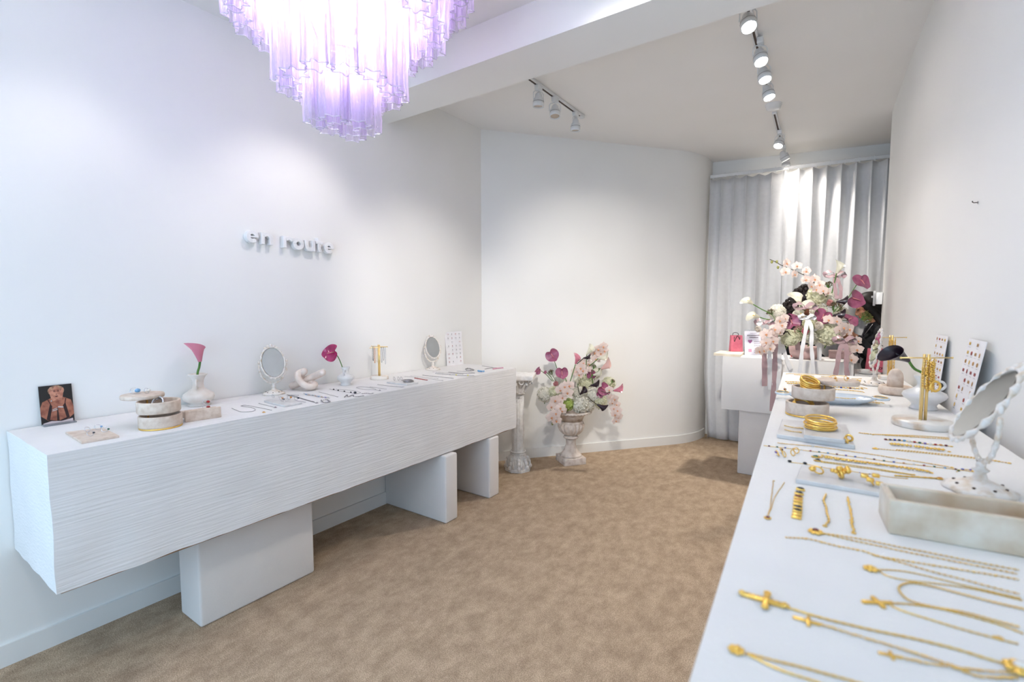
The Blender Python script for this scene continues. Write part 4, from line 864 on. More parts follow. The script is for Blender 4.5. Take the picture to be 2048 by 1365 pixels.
def orchid_spray(label, stem, fl, D, group, cv, buds=(), size=17, seed=0):
    rng = random.Random(seed); P = [atd(*cv(*q), D) for q in stem]; o = P[0]; t = thing('orchid_spray', label, 'flower', o, 0, group); S = spline([p - o for p in P], 6); om = orchid_meshes()
    st = MB(); st.tube(S, .0028, 6)
    for (x, y) in fl:
        k_ = mpp(P[0]); s_ = size * k_ * rng.uniform(.9, 1.12); q = atd(*cv(x, y), D - rng.uniform(.02, .06)) - o
        n = min(S, key=lambda w_: (w_ - q).length); st.tube([n, n.lerp(q, .6) + Vector((0, 0, .004)), q], .0016, 5)
        nr = CAMN + RIGHT * rng.uniform(-.45, .45) + Vector((0, 0, rng.uniform(-.45, .2)))
        f = link('flower', om['f'], t, T=aim(q, nr, 0) @ Matrix.Rotation(rng.uniform(-.3, .3), 4, 'Z') @ Matrix.Scale(s_, 4)); link('lip', om['l'], f, T=Matrix.Scale(.8, 4))
    st.build('stem', 'stem_dark', t)
    for (x, y) in buds:
        b_ = MB(); b_.ell(atd(*cv(x, y), D) - o, (.009, .009, .013), 8, 6); b_.build('bud', 'bud_green', t)
    return t
def hydrangea(label, px, py, r, D, group, m='hydrangea_cream', seed=0):
    k_ = D / FPX; c = atd(px, py, D); R = r * k_; t = thing('hydrangea', label, 'flower', c, 0, group); rng = random.Random(seed * 7 + 3); mb = MB(); n = 300
    for i in range(n):
        z = 1 - 2 * (i + .5) / n; a = i * 2.39996; q = sqrt(1 - z * z); d = Vector((q * cos(a), q * sin(a), z)) ; rr = R * (.82 + .2 * rng.random()); s_ = R * .125
        M_ = aim(d * rr, d + Vector((rng.uniform(-.6, .6), rng.uniform(-.6, .6), rng.uniform(-.6, .6))), rng.random() * 6)
        for w_ in range(4):
            b_ = w_ * pi / 2; cx_, cy_ = cos(b_), sin(b_); sx, sy = -sin(b_) * .62, cos(b_) * .62
            mb.add([(0, 0, -.1 * s_), (s_ * (.6 * cx_ + sx), s_ * (.6 * cy_ + sy), .12 * s_), (s_ * 1.15 * cx_, s_ * 1.15 * cy_, .05 * s_), (s_ * (.6 * cx_ - sx), s_ * (.6 * cy_ - sy), .12 * s_)], [(0, 1, 2, 3)], False, M_)
    co = MB(); co.ell((0, 0, 0), R * .8, 12, 8); co.build('core', m, t); mb.build('florets', m, t)
    st = MB(); st.tube([(0, 0, -R * .4), tuple(FWD * .05 + Vector((0, 0, -R * 1.25)))], .004, 6); st.build('stem', 'stem_green', t); return t
def rose(label, px, py, r, D, group, m='rose_white', seed=0):
    c = atd(px, py, D); R = r * D / FPX; t = thing('garden_rose', label, 'flower', c, 0, group); M_ = aim((0, 0, 0), CAMN + Vector((0, 0, .3)))
    for i in range(13):
        lv = i / 13; rad = R * (.16 + .8 * lv); a0 = i * 2.4; mb = MB()
        mb.grid(6, 4, lambda u, v: ((rad * (.55 + .45 * v)) * cos(a0 + (u - .5) * 2.0), (rad * (.55 + .45 * v)) * sin(a0 + (u - .5) * 2.0), R * (-.5 + .95 * v * (1.1 - .5 * lv)) + R * .05), T=M_); mb.build('petal', m, t)
    co = MB(); co.ell((0, 0, -R * .2), (R * .55, R * .55, R * .45), 10, 6, T=M_); co.build('core', m, t); return t
def anemone(label, px, py, r, D, group, m='anemone_pink'):
    c = atd(px, py, D); R = r * D / FPX; t = thing('anemone', label, 'flower', c, 0, group); M_ = aim((0, 0, 0), CAMN)
    for i in range(6):
        mb = MB(); petal(mb, R, R * .9, i * pi / 3, M_, .3); mb.build('petal', m, t)
    co = MB(); co.ell((0, 0, R * .08), (R * .22, R * .22, R * .15), 10, 6, T=M_); co.build('centre', 'onyx', t); return t
def umbel(label, px, py, r, D, group, m='umbel_brown', root=None, seed=0):
    c = atd(px, py, D); R = r * D / FPX; ro = atd(*root, D) if root else c + Vector((0, 0, -R * 2)); t = thing('umbel_flower', label, 'flower', ro, 0, group); rng = random.Random(seed); h = MB(); ry = MB(); ax = (c - ro).normalized(); b0 = c - ax * R * .8 - ro
    for i in range(60):
        d = Vector((rng.gauss(0, 1), rng.gauss(0, 1), rng.gauss(0, 1))).normalized(); d = (d + ax * .9).normalized(); q = c - ro - ax * R * .3 + d * R * rng.uniform(.75, 1.0)
        for j in range(4): h.octa(q + Vector((rng.gauss(0, 1), rng.gauss(0, 1), rng.gauss(0, 1))) * R * .09, (R * .07,) * 3)
        if i % 2 == 0: ry.tube([b0, q], .0008, 4, cap=False)
    ry.tube([(0, 0, 0), b0], .002, 6); ry.build('stem', 'stem_green', t); h.build('flower_cluster', m, t); return t
def strip(pts, w, m, nm, parent, o, nrm=None, th=.0012):     # ribbon strip following world points, width across the view
    S = spline([Vector(p) - o for p in pts], 6); mb = MB(); V_ = []
    for i, p_ in enumerate(S):
        tg = (S[min(i + 1, len(S) - 1)] - S[max(i - 1, 0)]).normalized(); n = nrm or CAMN; sd_ = tg.cross(n)
        sd_ = sd_.normalized() if sd_.length > 1e-4 else RIGHT
        wv = .003 * sin(i * 1.1 + len(S)); V_ += [p_ + sd_ * w / 2 + n * wv, p_ - sd_ * w / 2 - n * wv]
    V2 = [v_ - (nrm or CAMN) * th for v_ in V_]; n = len(V_)
    mb.add(V_ + V2, [(2 * i, 2 * i + 1, 2 * i + 3, 2 * i + 2) for i in range(len(S) - 1)] + [(n + 2 * i + 1, n + 2 * i, n + 2 * i + 2, n + 2 * i + 3) for i in range(len(S) - 1)], True); return mb.build(nm, m, parent)
def ribbon(label, pts, w, m, D, group, cv):
    k_ = D / FPX; P = [atd(*cv(*q[:2]), D - (q[2] if len(q) > 2 else 0)) for q in pts]; t = thing('ribbon', label, 'ribbon', P[0], 0, group); strip(P, w * k_, m, 'band', t, P[0]); return t
def bow(label, x, y, w, D, m, tails, group, cv, tw=None):
    k_ = D / FPX; c = atd(*cv(x, y), D); t = thing('ribbon_bow', label, 'bow', c, 0, group); W = w * k_
    for s_ in (-1, 1):
        pts = [c, c + RIGHT * s_ * W * .3 + Vector((0, 0, W * .22)) + CAMN * W * .1, c + RIGHT * s_ * W * .55 + Vector((0, 0, W * .14)), c + RIGHT * s_ * W * .52 - Vector((0, 0, W * .08)) - CAMN * .01, c + RIGHT * s_ * W * .25 - Vector((0, 0, W * .06)) - CAMN * W * .05, c]
        strip(pts, W * .30, m, 'loop', t, c, nrm=(CAMN * .5 + Vector((0, 0, .86))).normalized())
    kn = MB(); kn.ell((0, 0, 0), (W * .09, W * .09, W * .11), 10, 7); kn.build('knot', m, t)
    for tl in tails:
        P = [c] + [atd(*cv(*q), D - .01 - .01 * i) for i, q in enumerate(tl)]; strip(P, (tw or w * .28) * k_, m, 'tail', t, c)
    return t
# ------------------------------------------------------------------ urn bouquet
def c5(x, y): return (980 + .2198 * x, 660 + .2198 * y)
UD = depth(uc + Vector((0, 0, .75))); GU = 'flowers in the stone urn'
for i, (x, y, r, m, dz, lab) in enumerate((
    (500, 590, 72, 'hydrangea_cream', .0, 'cream hydrangea head at the far left of the urn bouquet'), (640, 462, 58, 'hydrangea_cream', .05, 'cream hydrangea head under the upper mauve anthuriums of the urn bouquet'),
    (582, 570, 55, 'hydrangea_green', -.04, 'yellow green hydrangea head left of the orchids in the urn'), (712, 680, 58, 'hydrangea_lime', -.10, 'bright lime hydrangea head at the rim of the urn'),
    (820, 680, 82, 'hydrangea_cream', -.10, 'large cream hydrangea head spilling over the front rim of the urn'), (800, 570, 62, 'hydrangea_cream', -.04, 'cream hydrangea head in the centre of the urn bouquet'),
    (865, 480, 75, 'hydrangea_green', .04, 'pale green hydrangea head behind the black calla of the urn bouquet'), (940, 590, 78, 'hydrangea_cream', -.02, 'cream hydrangea head right of centre in the urn bouquet'),
    (1000, 650, 66, 'hydrangea_green', -.03, 'pale green hydrangea head above the lowest black calla in the urn'), (1082, 490, 62, 'hydrangea_green', .04, 'pale green hydrangea head at the right edge of the urn bouquet'),
    (900, 690, 55, 'hydrangea_cream', -.06, 'small cream hydrangea head low on the right rim of the urn'), (960, 400, 50, 'hydrangea_cream', .05, 'cream hydrangea head high behind the small mauve anthurium of the urn'))):
    px, py = c5(x, y); hydrangea(lab, px, py, r * .2198, UD + dz, GU, m, i)
def anth(lab, cv, sc, x, y, w, D, grp, root, nr=(0, 0, 0), roll=0., m='anthurium_mauve'):
    c = atd(*cv(x, y), D); r0 = atd(*cv(*root), D + .04)
    anthurium(lab, [r0, r0.lerp(c, .55) + Vector((0, 0, .01)), c - CAMN * .01], w * sc * D / FPX, CAMN + RIGHT * nr[0] + Vector((0, 0, nr[1])), m, grp, roll)
for lab, x, y, w, root, nr, roll in (
    ('tall mauve anthurium at the upper left of the urn bouquet', 556, 216, 126, (640, 440), (-.2, .1, 0), 2.2), ('dusky mauve anthurium just above the left hydrangeas of the urn', 652, 376, 118, (700, 480), (.1, .3, 0), 1.6),
    ('thin mauve anthurium seen edge on at the left of the urn', 452, 366, 84, (570, 470), (-1.6, .9, 0), 1.0), ('small mauve bract beside the edge on anthurium of the urn', 512, 386, 40, (580, 470), (-.9, 1.2, 0), .6),
    ('small crimson mauve anthurium facing left above the black callas', 926, 420, 100, (940, 520), (-.9, 0, 0), -1.4), ('broad mauve anthurium at the right of the urn bouquet', 1020, 530, 124, (960, 600), (.3, .3, 0), 2.4),
    ('little mauve anthurium low on the right of the urn', 1000, 575, 70, (960, 620), (.1, -.2, 0), 2.0)):
    anth(lab, c5, .2198, x, y, w, UD - .10, GU, root, nr, roll)
def callas(lst, cv, sc, D, grp):
    for lab, root, (x, y), hd, L, m, rl in lst:
        h = atd(*cv(x, y), D); r0 = atd(*cv(*root), D + .03); k_ = sc * D / FPX
        dirv = RIGHT * hd[0] - Vector((0, 0, hd[1])) + CAMN * .25
        calla(lab, [r0, r0.lerp(h, .5) - Vector((0, 0, .004)), h], L * k_, L * k_ * .40, (m, 'stem_green' if m != 'calla_black' else 'stem_dark'), group=grp, roll=rl, head=dirv, stem_r=.0038)
callas([
    ('white calla lily pointing up at the top of the urn bouquet', (870, 420), (880, 225), (.75, -1), 100, 'calla_white', .6), ('white calla lily pointing right beside the top orchids of the urn', (900, 330), (985, 262), (1, -.15), 100, 'calla_white', 1.2),
    ('blush calla lily pointing right below the white one in the urn', (920, 420), (1010, 358), (1, -.62), 118, 'calla_blush', 1.2), ('white calla lily at mid height of the urn bouquet', (900, 450), (940, 412), (1, -.25), 90, 'calla_white', 1.2),
    ('pink calla lily on a curved stem in the middle of the urn bouquet', (730, 470), (778, 310), (.35, -1), 95, 'calla_pink', 1.8), ('pink calla lily reaching out to the right of the urn bouquet', (1060, 570), (1125, 555), (1, -.22), 98, 'calla_pink', 1.0),
    ('white calla lily in the heart of the urn bouquet', (800, 520), (800, 490), (-.5, -1), 70, 'calla_white', 1.0),
    ('black calla lily at the top of the urn bouquet', (790, 310), (850, 258), (1, -.1), 70, 'calla_black', 1.2), ('black calla lily beside the broad mauve anthurium of the urn', (900, 520), (915, 508), (1, -.15), 90, 'calla_black', 1.2),
    ('black calla lily in front of the urn hydrangeas', (800, 520), (818, 590), (.6, -.6), 80, 'calla_black', .5), ('black calla lily drooping over the right rim of the urn', (890, 610), (975, 680), (1, .55), 95, 'calla_black', 2.0)], c5, .2198, UD - .16, GU)
orchid_spray('blush orchid spray climbing to the top of the urn bouquet', [(770, 520), (790, 420), (850, 340), (930, 240), (1010, 165), (1045, 140)], [(1030, 150), (985, 175), (950, 205), (1005, 215), (1040, 190), (965, 265), (905, 312), (850, 300), (825, 345), (845, 370), (805, 410), (880, 350), (780, 380)], UD - .08, GU, c5, size=11.5, seed=1)
orchid_spray('blush orchid spray cascading over the left rim of the urn', [(760, 560), (700, 530), (640, 590), (590, 680), (590, 760), (575, 850)], [(722, 505), (680, 515), (640, 545), (705, 570), (660, 615), (595, 640), (625, 655), (555, 700), (640, 712), (655, 735), (600, 760), (560, 795), (605, 825)], UD - .17, GU, c5, buds=((568, 857),), size=11.5, seed=2)
orchid_spray('blush orchid spray trailing down the right side of the urn bouquet', [(1010, 560), (1070, 580), (1105, 650), (1130, 740), (1145, 830)], [(1085, 545), (1095, 615), (1130, 630), (1110, 665), (1150, 680), (1125, 715), (1160, 735), (1140, 770), (1165, 790), (1145, 828)], UD - .14, GU, c5, size=9.5, seed=3)
rose('small pink rose at the left of the urn bouquet', *c5(600, 492), 6.5, UD - .15, GU, 'rose_pink')
umbel('brown umbel flower at the left of the urn bouquet', *c5(556, 385), 7, UD - .02, GU, 'umbel_brown', c5(600, 470), 1)
umbel('green umbel flower right of the upper orchids of the urn', *c5(945, 335), 6, UD - .12, GU, 'umbel_green', c5(920, 420), 2)
umbel('small dark umbel flower above the mauve anthurium of the urn', *c5(1000, 365), 5, UD - .12, GU, 'umbel_green', c5(960, 430), 3)
umbel('brown umbel flower at the far right of the urn hydrangeas', *c5(1118, 468), 5, UD - .04, GU, 'umbel_brown', c5(1070, 530), 4)
# ------------------------------------------------------------------ reception counter things
def c6(x, y): return (1400 + .26367 * x, 500 + .26367 * y)
RD = depth((-.3, 4.42, 1.15)); GR = 'flowers on the reception counter'
vb = thing('flower_bowl', 'low dusty mauve bowl under the reception flowers', 'bowl', (-.27, 4.68, 1.0205)); b_ = MB(); b_.lathe([(0, 0), (.08, 0), (.11, .04), (.12, .10), (.11, .10), (.10, .05), (0, .02)], 30); b_.build('body', 'mauve_box', vb)
for i, (x, y, r, m, dz, lab) in enumerate((
    (890, 345, 72, 'hydrangea_green', .02, 'pale green hydrangea head under the top orchids of the reception bouquet'), (985, 370, 55, 'hydrangea_cream', .05, 'cream hydrangea head below the tall mauve bow'),
    (980, 640, 86, 'hydrangea_green', -.06, 'big pale green hydrangea head at the lower right of the reception bouquet'), (682, 668, 66, 'hydrangea_green', -.03, 'pale green hydrangea head at the lower left of the reception bouquet'),
    (585, 472, 60, 'hydrangea_cream', .04, 'cream hydrangea head at the upper left of the reception bouquet'), (835, 560, 52, 'hydrangea_green', .02, 'pale green hydrangea head behind the white bow'),
    (850, 665, 55, 'hydrangea_cream', .02, 'cream hydrangea head between the two long white ribbons'), (620, 590, 60, 'hydrangea_cream', .06, 'cream hydrangea head behind the left orchids of the reception bouquet'),
    (760, 640, 55, 'hydrangea_green', .06, 'pale green hydrangea head behind the pink anemone'), (900, 470, 60, 'hydrangea_cream', .08, 'cream hydrangea head in the middle of the reception bouquet'), (1070, 480, 50, 'hydrangea_cream', .08, 'cream hydrangea head behind the brown umbel of the reception bouquet'))):
    px, py = c6(x, y); hydrangea(lab, px, py, r * .26367, RD + dz, GR, m, 30 + i)
for lab, x, y, w, root, nr, roll, off in (
    ('topmost mauve anthurium of the reception bouquet', 1222, 226, 142, (1090, 420), (.15, .5, 0), 1.5, .06), ('large round mauve anthurium just below the topmost one', 1160, 365, 142, (1040, 470), (.1, .1, 0), 2.7, .04),
    ('mauve anthurium in the centre right of the reception bouquet', 945, 488, 128, (940, 560), (-.1, .1, 0), 1.0, .10), ('upright mauve anthurium left of the white bow', 708, 566, 124, (760, 620), (-.55, .1, 0), -1.2, .12),
    ('mauve anthurium pointing right beside the seated person', 1122, 536, 136, (1020, 560), (.4, 1.1, 0), 3.3, .04)):
    anth(lab, c6, .26367, x, y, w, RD - off, GR, root, nr, roll)
callas([
    ('white calla lily standing above the mauve bow', (1000, 330), (1035, 178), (.35, -1), 100, 'calla_white', 1.0), ('white calla lily reaching to the upper left of the reception bouquet', (530, 480), (400, 412), (-1, -.6), 88, 'calla_white', 4.2),
    ('white calla lily reaching to the lower left of the reception bouquet', (530, 530), (450, 510), (-1, -.22), 95, 'calla_white', 4.4), ('white calla lily curling up left of the curly hair', (800, 460), (760, 420), (-.5, -1), 115, 'calla_white', 3.6),
    ('creamy white calla lily over the centre of the reception bouquet', (900, 480), (880, 452), (-.9, -.5), 115, 'calla_white', 4.0), ('white calla lily behind the white bow', (830, 560), (790, 510), (-.5, -.35), 90, 'calla_white', 4.0),
    ('black calla lily in front of the round mauve anthurium', (1000, 440), (1035, 395), (1, -.05), 80, 'calla_black', 1.5), ('black calla lily above the mauve anthurium pointing right', (1000, 520), (1010, 498), (1, -.05), 85, 'calla_black', 1.5),
    ('black calla lily left of the upright mauve anthurium', (720, 560), (700, 525), (-.6, -.2), 60, 'calla_black', 3.5), ('black calla lily low on the left of the reception bouquet', (700, 660), (665, 622), (-1, .05), 55, 'calla_black', 4.2)], c6, .26367, RD - .10, GR)
orchid_spray('blush orchid spray arching to the upper left over the reception bouquet', [(960, 360), (900, 290), (830, 215), (760, 178), (690, 146), (615, 116), (575, 92), (530, 73)],
    [(655, 100), (645, 165), (735, 122), (715, 186), (805, 160), (800, 225), (868, 222), (840, 275), (905, 262), (930, 310), (965, 322), (880, 300)], RD - .06, GR, c6, buds=((545, 92), (582, 90), (592, 133)), size=11.5, seed=11)
orchid_spray('blush orchid spray cascading down the left of the reception bouquet', [(660, 560), (600, 560), (560, 620), (530, 690), (500, 760), (440, 770)],
    [(605, 535), (640, 520), (570, 600), (600, 622), (540, 625), (500, 640), (555, 690), (500, 700), (530, 745), (480, 765), (450, 768), (620, 570)], RD - .15, GR, c6, size=12.5, seed=12)
orchid_spray('blush orchid spray falling to the lower right of the reception bouquet', [(1000, 560), (1060, 570), (1110, 620), (1160, 700), (1170, 770), (1145, 840)],
    [(1035, 540), (975, 530), (1060, 605), (1110, 625), (1085, 590), (1130, 600), (1165, 745), (1195, 690), (1190, 755), (1145, 720), (1148, 830)], RD - .13, GR, c6, size=12.5, seed=13)
rose('large white rose right of the white bow', *c6(900, 578), 11, RD - .13, GR, 'rose_white'); rose('ball shaped white flower at the far left of the reception bouquet', *c6(440, 604), 8.5, RD - .02, GR, 'rose_white')
rose('small blush rose under the umbel of the reception bouquet', *c6(985, 405), 9, RD - .08, GR, 'rose_pink'); rose('dusky pink rose low at the left of the reception bouquet', *c6(600, 600), 8, RD - .12, GR, 'rose_pink')
anemone('pink anemone with a black centre below the white bow', *c6(796, 618), 9, RD - .16, GR)
umbel('dark umbel flower beside the top orchids of the reception bouquet', *c6(978, 266), 9, RD - .03, GR, 'umbel_brown', c6(960, 360), 5); umbel('small brown umbel flower below the left calla lilies', *c6(532, 472), 8, RD - .03, GR, 'umbel_brown', c6(580, 540), 6)
umbel('large brown umbel flower beside the centre mauve anthurium', *c6(1030, 435), 14, RD - .10, GR, 'umbel_brown', c6(990, 520), 7); umbel('rosy brown umbel flower left of the pink anemone', *c6(746, 600), 10, RD - .14, GR, 'umbel_rose', c6(780, 650), 8)
umbel('green umbel flower in front of the seated person', *c6(1258, 512), 13, RD - .02, GR, 'umbel_green', c6(1130, 575), 9)
GB = 'ribbons of the reception bouquet'; FD = depth((-.35, 4.468, .8))
bow('mauve satin bow at the top of the reception bouquet', 1025, 192, 34, RD - .08, 'ribbon_mauve', [[(1022, 260), (1030, 330), (1040, 372)], [(1055, 250), (1070, 310), (1062, 372)]], GB, c6, 7)
bow('mauve satin bow above the white bow', 800, 435, 36, RD - .16, 'ribbon_mauve', [], GB, c6)
bow('white satin bow in the centre of the reception bouquet', 815, 515, 27, RD - .19, 'ribbon_white', [[(800, 620), (775, 760), (765, 860), (752, 960)], [(848, 600), (845, 720), (855, 850), (858, 960)]], GB, c6, 7.5)
bow('mauve satin bow at the left of the reception bouquet', 490, 555, 30, RD - .06, 'ribbon_mauve', [], GB, c6)
bow('mauve satin bow at the lower right of the reception bouquet', 1100, 690, 36, RD - .19, 'ribbon_mauve', [[(1060, 760), (1045, 860), (1025, 960)], [(1112, 780), (1110, 880), (1118, 960)]], GB, c6, 9.5)
for lab, pts, w, m in (
    ('leftmost mauve ribbon hanging over the reception counter', [(480, 640), (488, 800), (490, 920), (490, 1035)], 10.5, 'ribbon_mauve'), ('leftmost white ribbon hanging over the reception counter', [(528, 760), (530, 900), (534, 1062)], 8.5, 'ribbon_white'),
    ('longest mauve ribbon reaching below the reception counter front', [(575, 640), (570, 780), (565, 960), (545, 1225)], 10, 'ribbon_mauve'), ('broad white ribbon hanging right of the longest mauve one', [(610, 660), (604, 800), (600, 930), (590, 1080)], 9, 'ribbon_white'),
    ('white ribbon slanting down to a loose cut end', [(620, 700), (650, 810), (690, 908)], 8, 'ribbon_white'), ('short mauve ribbon behind the rosy umbel', [(738, 600), (738, 660), (742, 760)], 9, 'ribbon_mauve'),
    ('white ribbon right of the two bow tails', [(905, 690), (906, 800), (902, 960)], 9.5, 'ribbon_white'), ('rightmost mauve ribbon hanging over the reception counter', [(1140, 770), (1142, 870), (1150, 960)], 9, 'ribbon_mauve')):
    ribbon(lab, [(q[0], q[1]) for q in pts], w, m, FD - .02, GB, c6)
# board, bags, sign, boxes
mat('pink_paper', (216, 116, 134), .6, col2=(200, 98, 118), scale=20); mat('pink_dark', (188, 84, 104), .6); mat('black_cord', (24, 20, 22), .6); mat('cream_board', (238, 228, 208), .7, col2=(226, 212, 188)); mat('board_edge', (198, 164, 120), .7)
mat('red_paper', (196, 44, 36), .5); mat('tablet_dark', (52, 46, 44), .3); mat('sign_paper', (240, 238, 250), .5, emit=(225, 225, 255), es=.0); mat('heart_print', (170, 110, 160), .5); mat('pink_print', (226, 160, 186), .5)
BZ = 1.0205
q = [onz(1440.5, 701.5, BZ + .022), onz(1427, 706.5, BZ + .022), onz(1481, 709.5, BZ + .022), onz(1489, 704, BZ + .022)]
slab('cream slab board overhanging the left end of the reception counter', q, BZ, .022, 'cream_board', 'display_board', 'board')
def bag(label, c, W, Dp, H, rz, nm='gift_bag', text=None, cord='arc', lean=0.):
    t = thing(nm, label, 'gift bag', c, rz, 'pink gift bags'); mb = MB(); w2, d2 = W / 2, Dp / 2; tw = .9
    v = [(-w2, -d2, 0), (w2, -d2, 0), (w2, d2, 0), (-w2, d2, 0), (-w2 * tw, -d2 * .7, H), (w2 * tw, -d2 * .7, H), (w2 * tw, d2 * .7, H), (-w2 * tw, d2 * .7, H), (w2 * .97, 0, H * .55), (-w2 * .97, 0, H * .55)]
    mb.add(v, [(0, 3, 2, 1), (0, 1, 5, 4), (2, 3, 7, 6), (1, 2, 8), (1, 8, 5), (2, 6, 8), (5, 8, 6), (3, 0, 9), (0, 4, 9), (3, 9, 7), (4, 7, 9)]); b_ = mb.build('paper_body', 'pink_paper', t); sm = b_.modifiers.new('paper', 'SOLIDIFY'); sm.thickness = .0012
    for s_, dd in ((-1, 0), (1, .25)):
        cd = MB(); y = s_ * d2 * .72
        cd.tube(spline([(-w2 * .45, y, H * .93), (-w2 * .42, y - .004, H * .62 if s_ < 0 else H * 1.12), (0, y - .008 * (s_ < 0), H * .52 if (s_ < 0 and cord == 'v') else (H * .98 if s_ < 0 else H * 1.16)), (w2 * .42, y - .004, H * .75 if s_ < 0 else H * 1.1), (w2 * .45, y, H * .93)], 6), .0025, 6); cd.build('cord_handle', 'black_cord', t)
    if text:
        me = glyph(text, W * .165, .0004, .0007, 0, 'black_cord'); link('printed_text', me, t, T=Matrix.Translation((-w2 * .85, -d2 * .965, H * .12)) @ Matrix.Rotation(pi / 2 - .0, 4, 'X'))
    return t
c = onz(1471.5, 703, BZ + .0235); k = mpp(c); yw = atan2(RIGHT.y, RIGHT.x)
bag('small pink gift bag standing on the cream board', c, 23 * k, 14 * k, 32 * k, yw - .15)
a = onz(1507, 711, BZ); k = mpp(a); t = thing('sign_holder', 'printed price sign in a clear stand beside the pink bag', 'sign', a + Vector((0, .02, .0)), yw - .02); W, H = 36 * k, 51 * k; Ts = TR(rx=pi / 2 - .10)
MB().box(-W / 2, W / 2, 0, H * .94, -.001, .0, T=Ts).build('printed_sheet', 'sign_paper', t); MB().box(-W / 2 - .004, W / 2 + .004, 0, H, -.004, -.0015, T=Ts).build('clear_backing', 'acrylic', t); MB().cbox(-W / 2, W / 2, -.0, .05, 0, .004, b=.001, seg=1).build('clear_foot', 'acrylic', t)
tx = MB()
for x0, x1, y in ((-.18, .18, .86), (-.36, .40, .76), (-.22, .26, .68), (.02, .38, .52), (.02, .34, .44), (.02, .36, .36), (.02, .38, .16), (.02, .3, .10)):
    x = x0
    while x < x1: tx.box(x * W, min(x + .05, x1) * W, y * H, (y + (.035 if y in (.76, .68) else .016)) * H, .0002, .0006, T=Ts); x += .07
tx.build('printed_lines', 'ink', t)
hp = MB(); hp.prism([(-.2 * W + .12 * W * (sin(u) ** 3), .54 * H + .085 * H * (cos(u) - .38 * cos(2 * u) - .15 * cos(3 * u)) / 1.2) for u in [k_ * 2 * pi / 24 for k_ in range(24)]], .0002, .0007, T=Ts); hp.build('printed_heart', 'heart_print', t)
hp = MB(); hp.box(-.3 * W, -.12 * W, .12 * H, .24 * H, .0002, .0006, T=Ts); hp.build('printed_gift', 'pink_print', t)
a = onz(1488.5, 705, BZ); k = mpp(a)
t = thing('tablet', 'dark tablet edge standing behind the price sign', 'tablet', Vector((a.x + .03, 4.87, BZ)), yw + 1.1); MB().cbox(-.055, .055, -.012, .012, .0, 42 * k, b=.003).build('body', 'tablet_dark', t); MB().box(-.05, .05, -.0135, -.0122, .012, 38 * k).build('screen', 'onyx', t)
def giftbox(label, x, y, z, w, d, h, m, rz=0., nm='gift_box'):
    t = thing(nm, label, 'gift box', (x, y, z), rz, 'boxes behind the flowers'); MB().cbox(-w / 2, w / 2, -d / 2, d / 2, 0, h * .72, b=.003, seg=1).build('box', m, t); MB().cbox(-w / 2 - .002, w / 2 + .002, -d / 2 - .002, d / 2 + .002, h * .7, h, b=.003, seg=1).build('lid', m, t)
giftbox('bright red box behind the long white ribbons', -.345, 4.80, BZ, .07, .06, .06, 'red_paper', .2)
giftbox('mauve gift box behind the big lower right hydrangea', -.03, 4.86, BZ, .15, .10, .065, 'mauve_box', .1); giftbox('dusty pink gift box behind the white bow tails', -.27, 4.885, BZ, .06, .05, .10, 'mauve_box', -.2)
# low ledge at the right end of the reception counter with dish and bag
SZ = ony(1735, 748, 4.62).z
t = thing('wall_ledge', 'low white ledge between the reception counter and the right wall', 'shelf', (.155, 4.72, 0)); MB().cbox(-.085, .085, -.21, .21, SZ - .05, SZ, b=.004).build('top', 'stucco_smooth', t); MB().cbox(-.06, .06, -.18, .18, 0, SZ - .05, b=.004).build('support', 'leg_paint', t)
c = ony(1736, 747, 4.585); t = thing('trinket_dish', 'white dish with a small cup behind the far mirror', 'dish', (c.x, 4.6, SZ)); d_ = MB(); d_.lathe([(0, 0), (.05, 0), (.085, .018), (.088, .022), (.078, .02), (.05, .008), (0, .008)], 30, TR(s=.85)); d_.build('plate', 'ceramic', t)
d_ = MB(); d_.lathe([(0, .008), (.022, .008), (.034, .035), (.031, .035), (.02, .014), (0, .014)], 24, TR(-.02, .0, 0)); d_.build('cup', 'ceramic', t)
c = ony(1757, 738, 4.78); k = mpp(c); bag('larger pink gift bag with black lettering beside the seated person', Vector((c.x, 4.80, SZ)), 40 * k, .07, 47 * k, yw - .25, text='EN ROUTE', cord='v')
p = ony(1761, 597, 5.08); t = thing('wall_intercom', 'small white device mounted on the end of the right wall', 'wall device', (.242, 5.05, p.z)); k = mpp(p)
MB().cbox(-.045, 0, -.03, .05, -12 * k, 12 * k, b=.004).build('housing', 'white_metal', t); MB().cbox(-.062, -.046, -.01, .03, -15 * k, 15 * k, b=.003).build('cover_plate', 'white_metal', t); MB().cbox(-.075, -.0625, .0, .02, 1 * k, 5 * k, b=.002, seg=1).build('latch', 'white_metal', t)
# ------------------------------------------------------------------ things on the right counter
def wallx(y):
    for a_, b_ in zip(RW, RW[1:]):
        if b_.y <= y <= a_.y: return b_.x + (a_.x - b_.x) * (y - b_.y) / (a_.y - b_.y)
    return RW[0].x
def c7(x, y): return rc(1500 + .2676 * x, 640 + .2676 * y)
def c8(x, y): return rc(1380 + .3407 * x, 900 + .3407 * y)
def c9(x, y): return rc(1550 + .1123 * x, 735 + .1123 * y)
def rise(q, z): q = Vector(q); q.z = z; return q
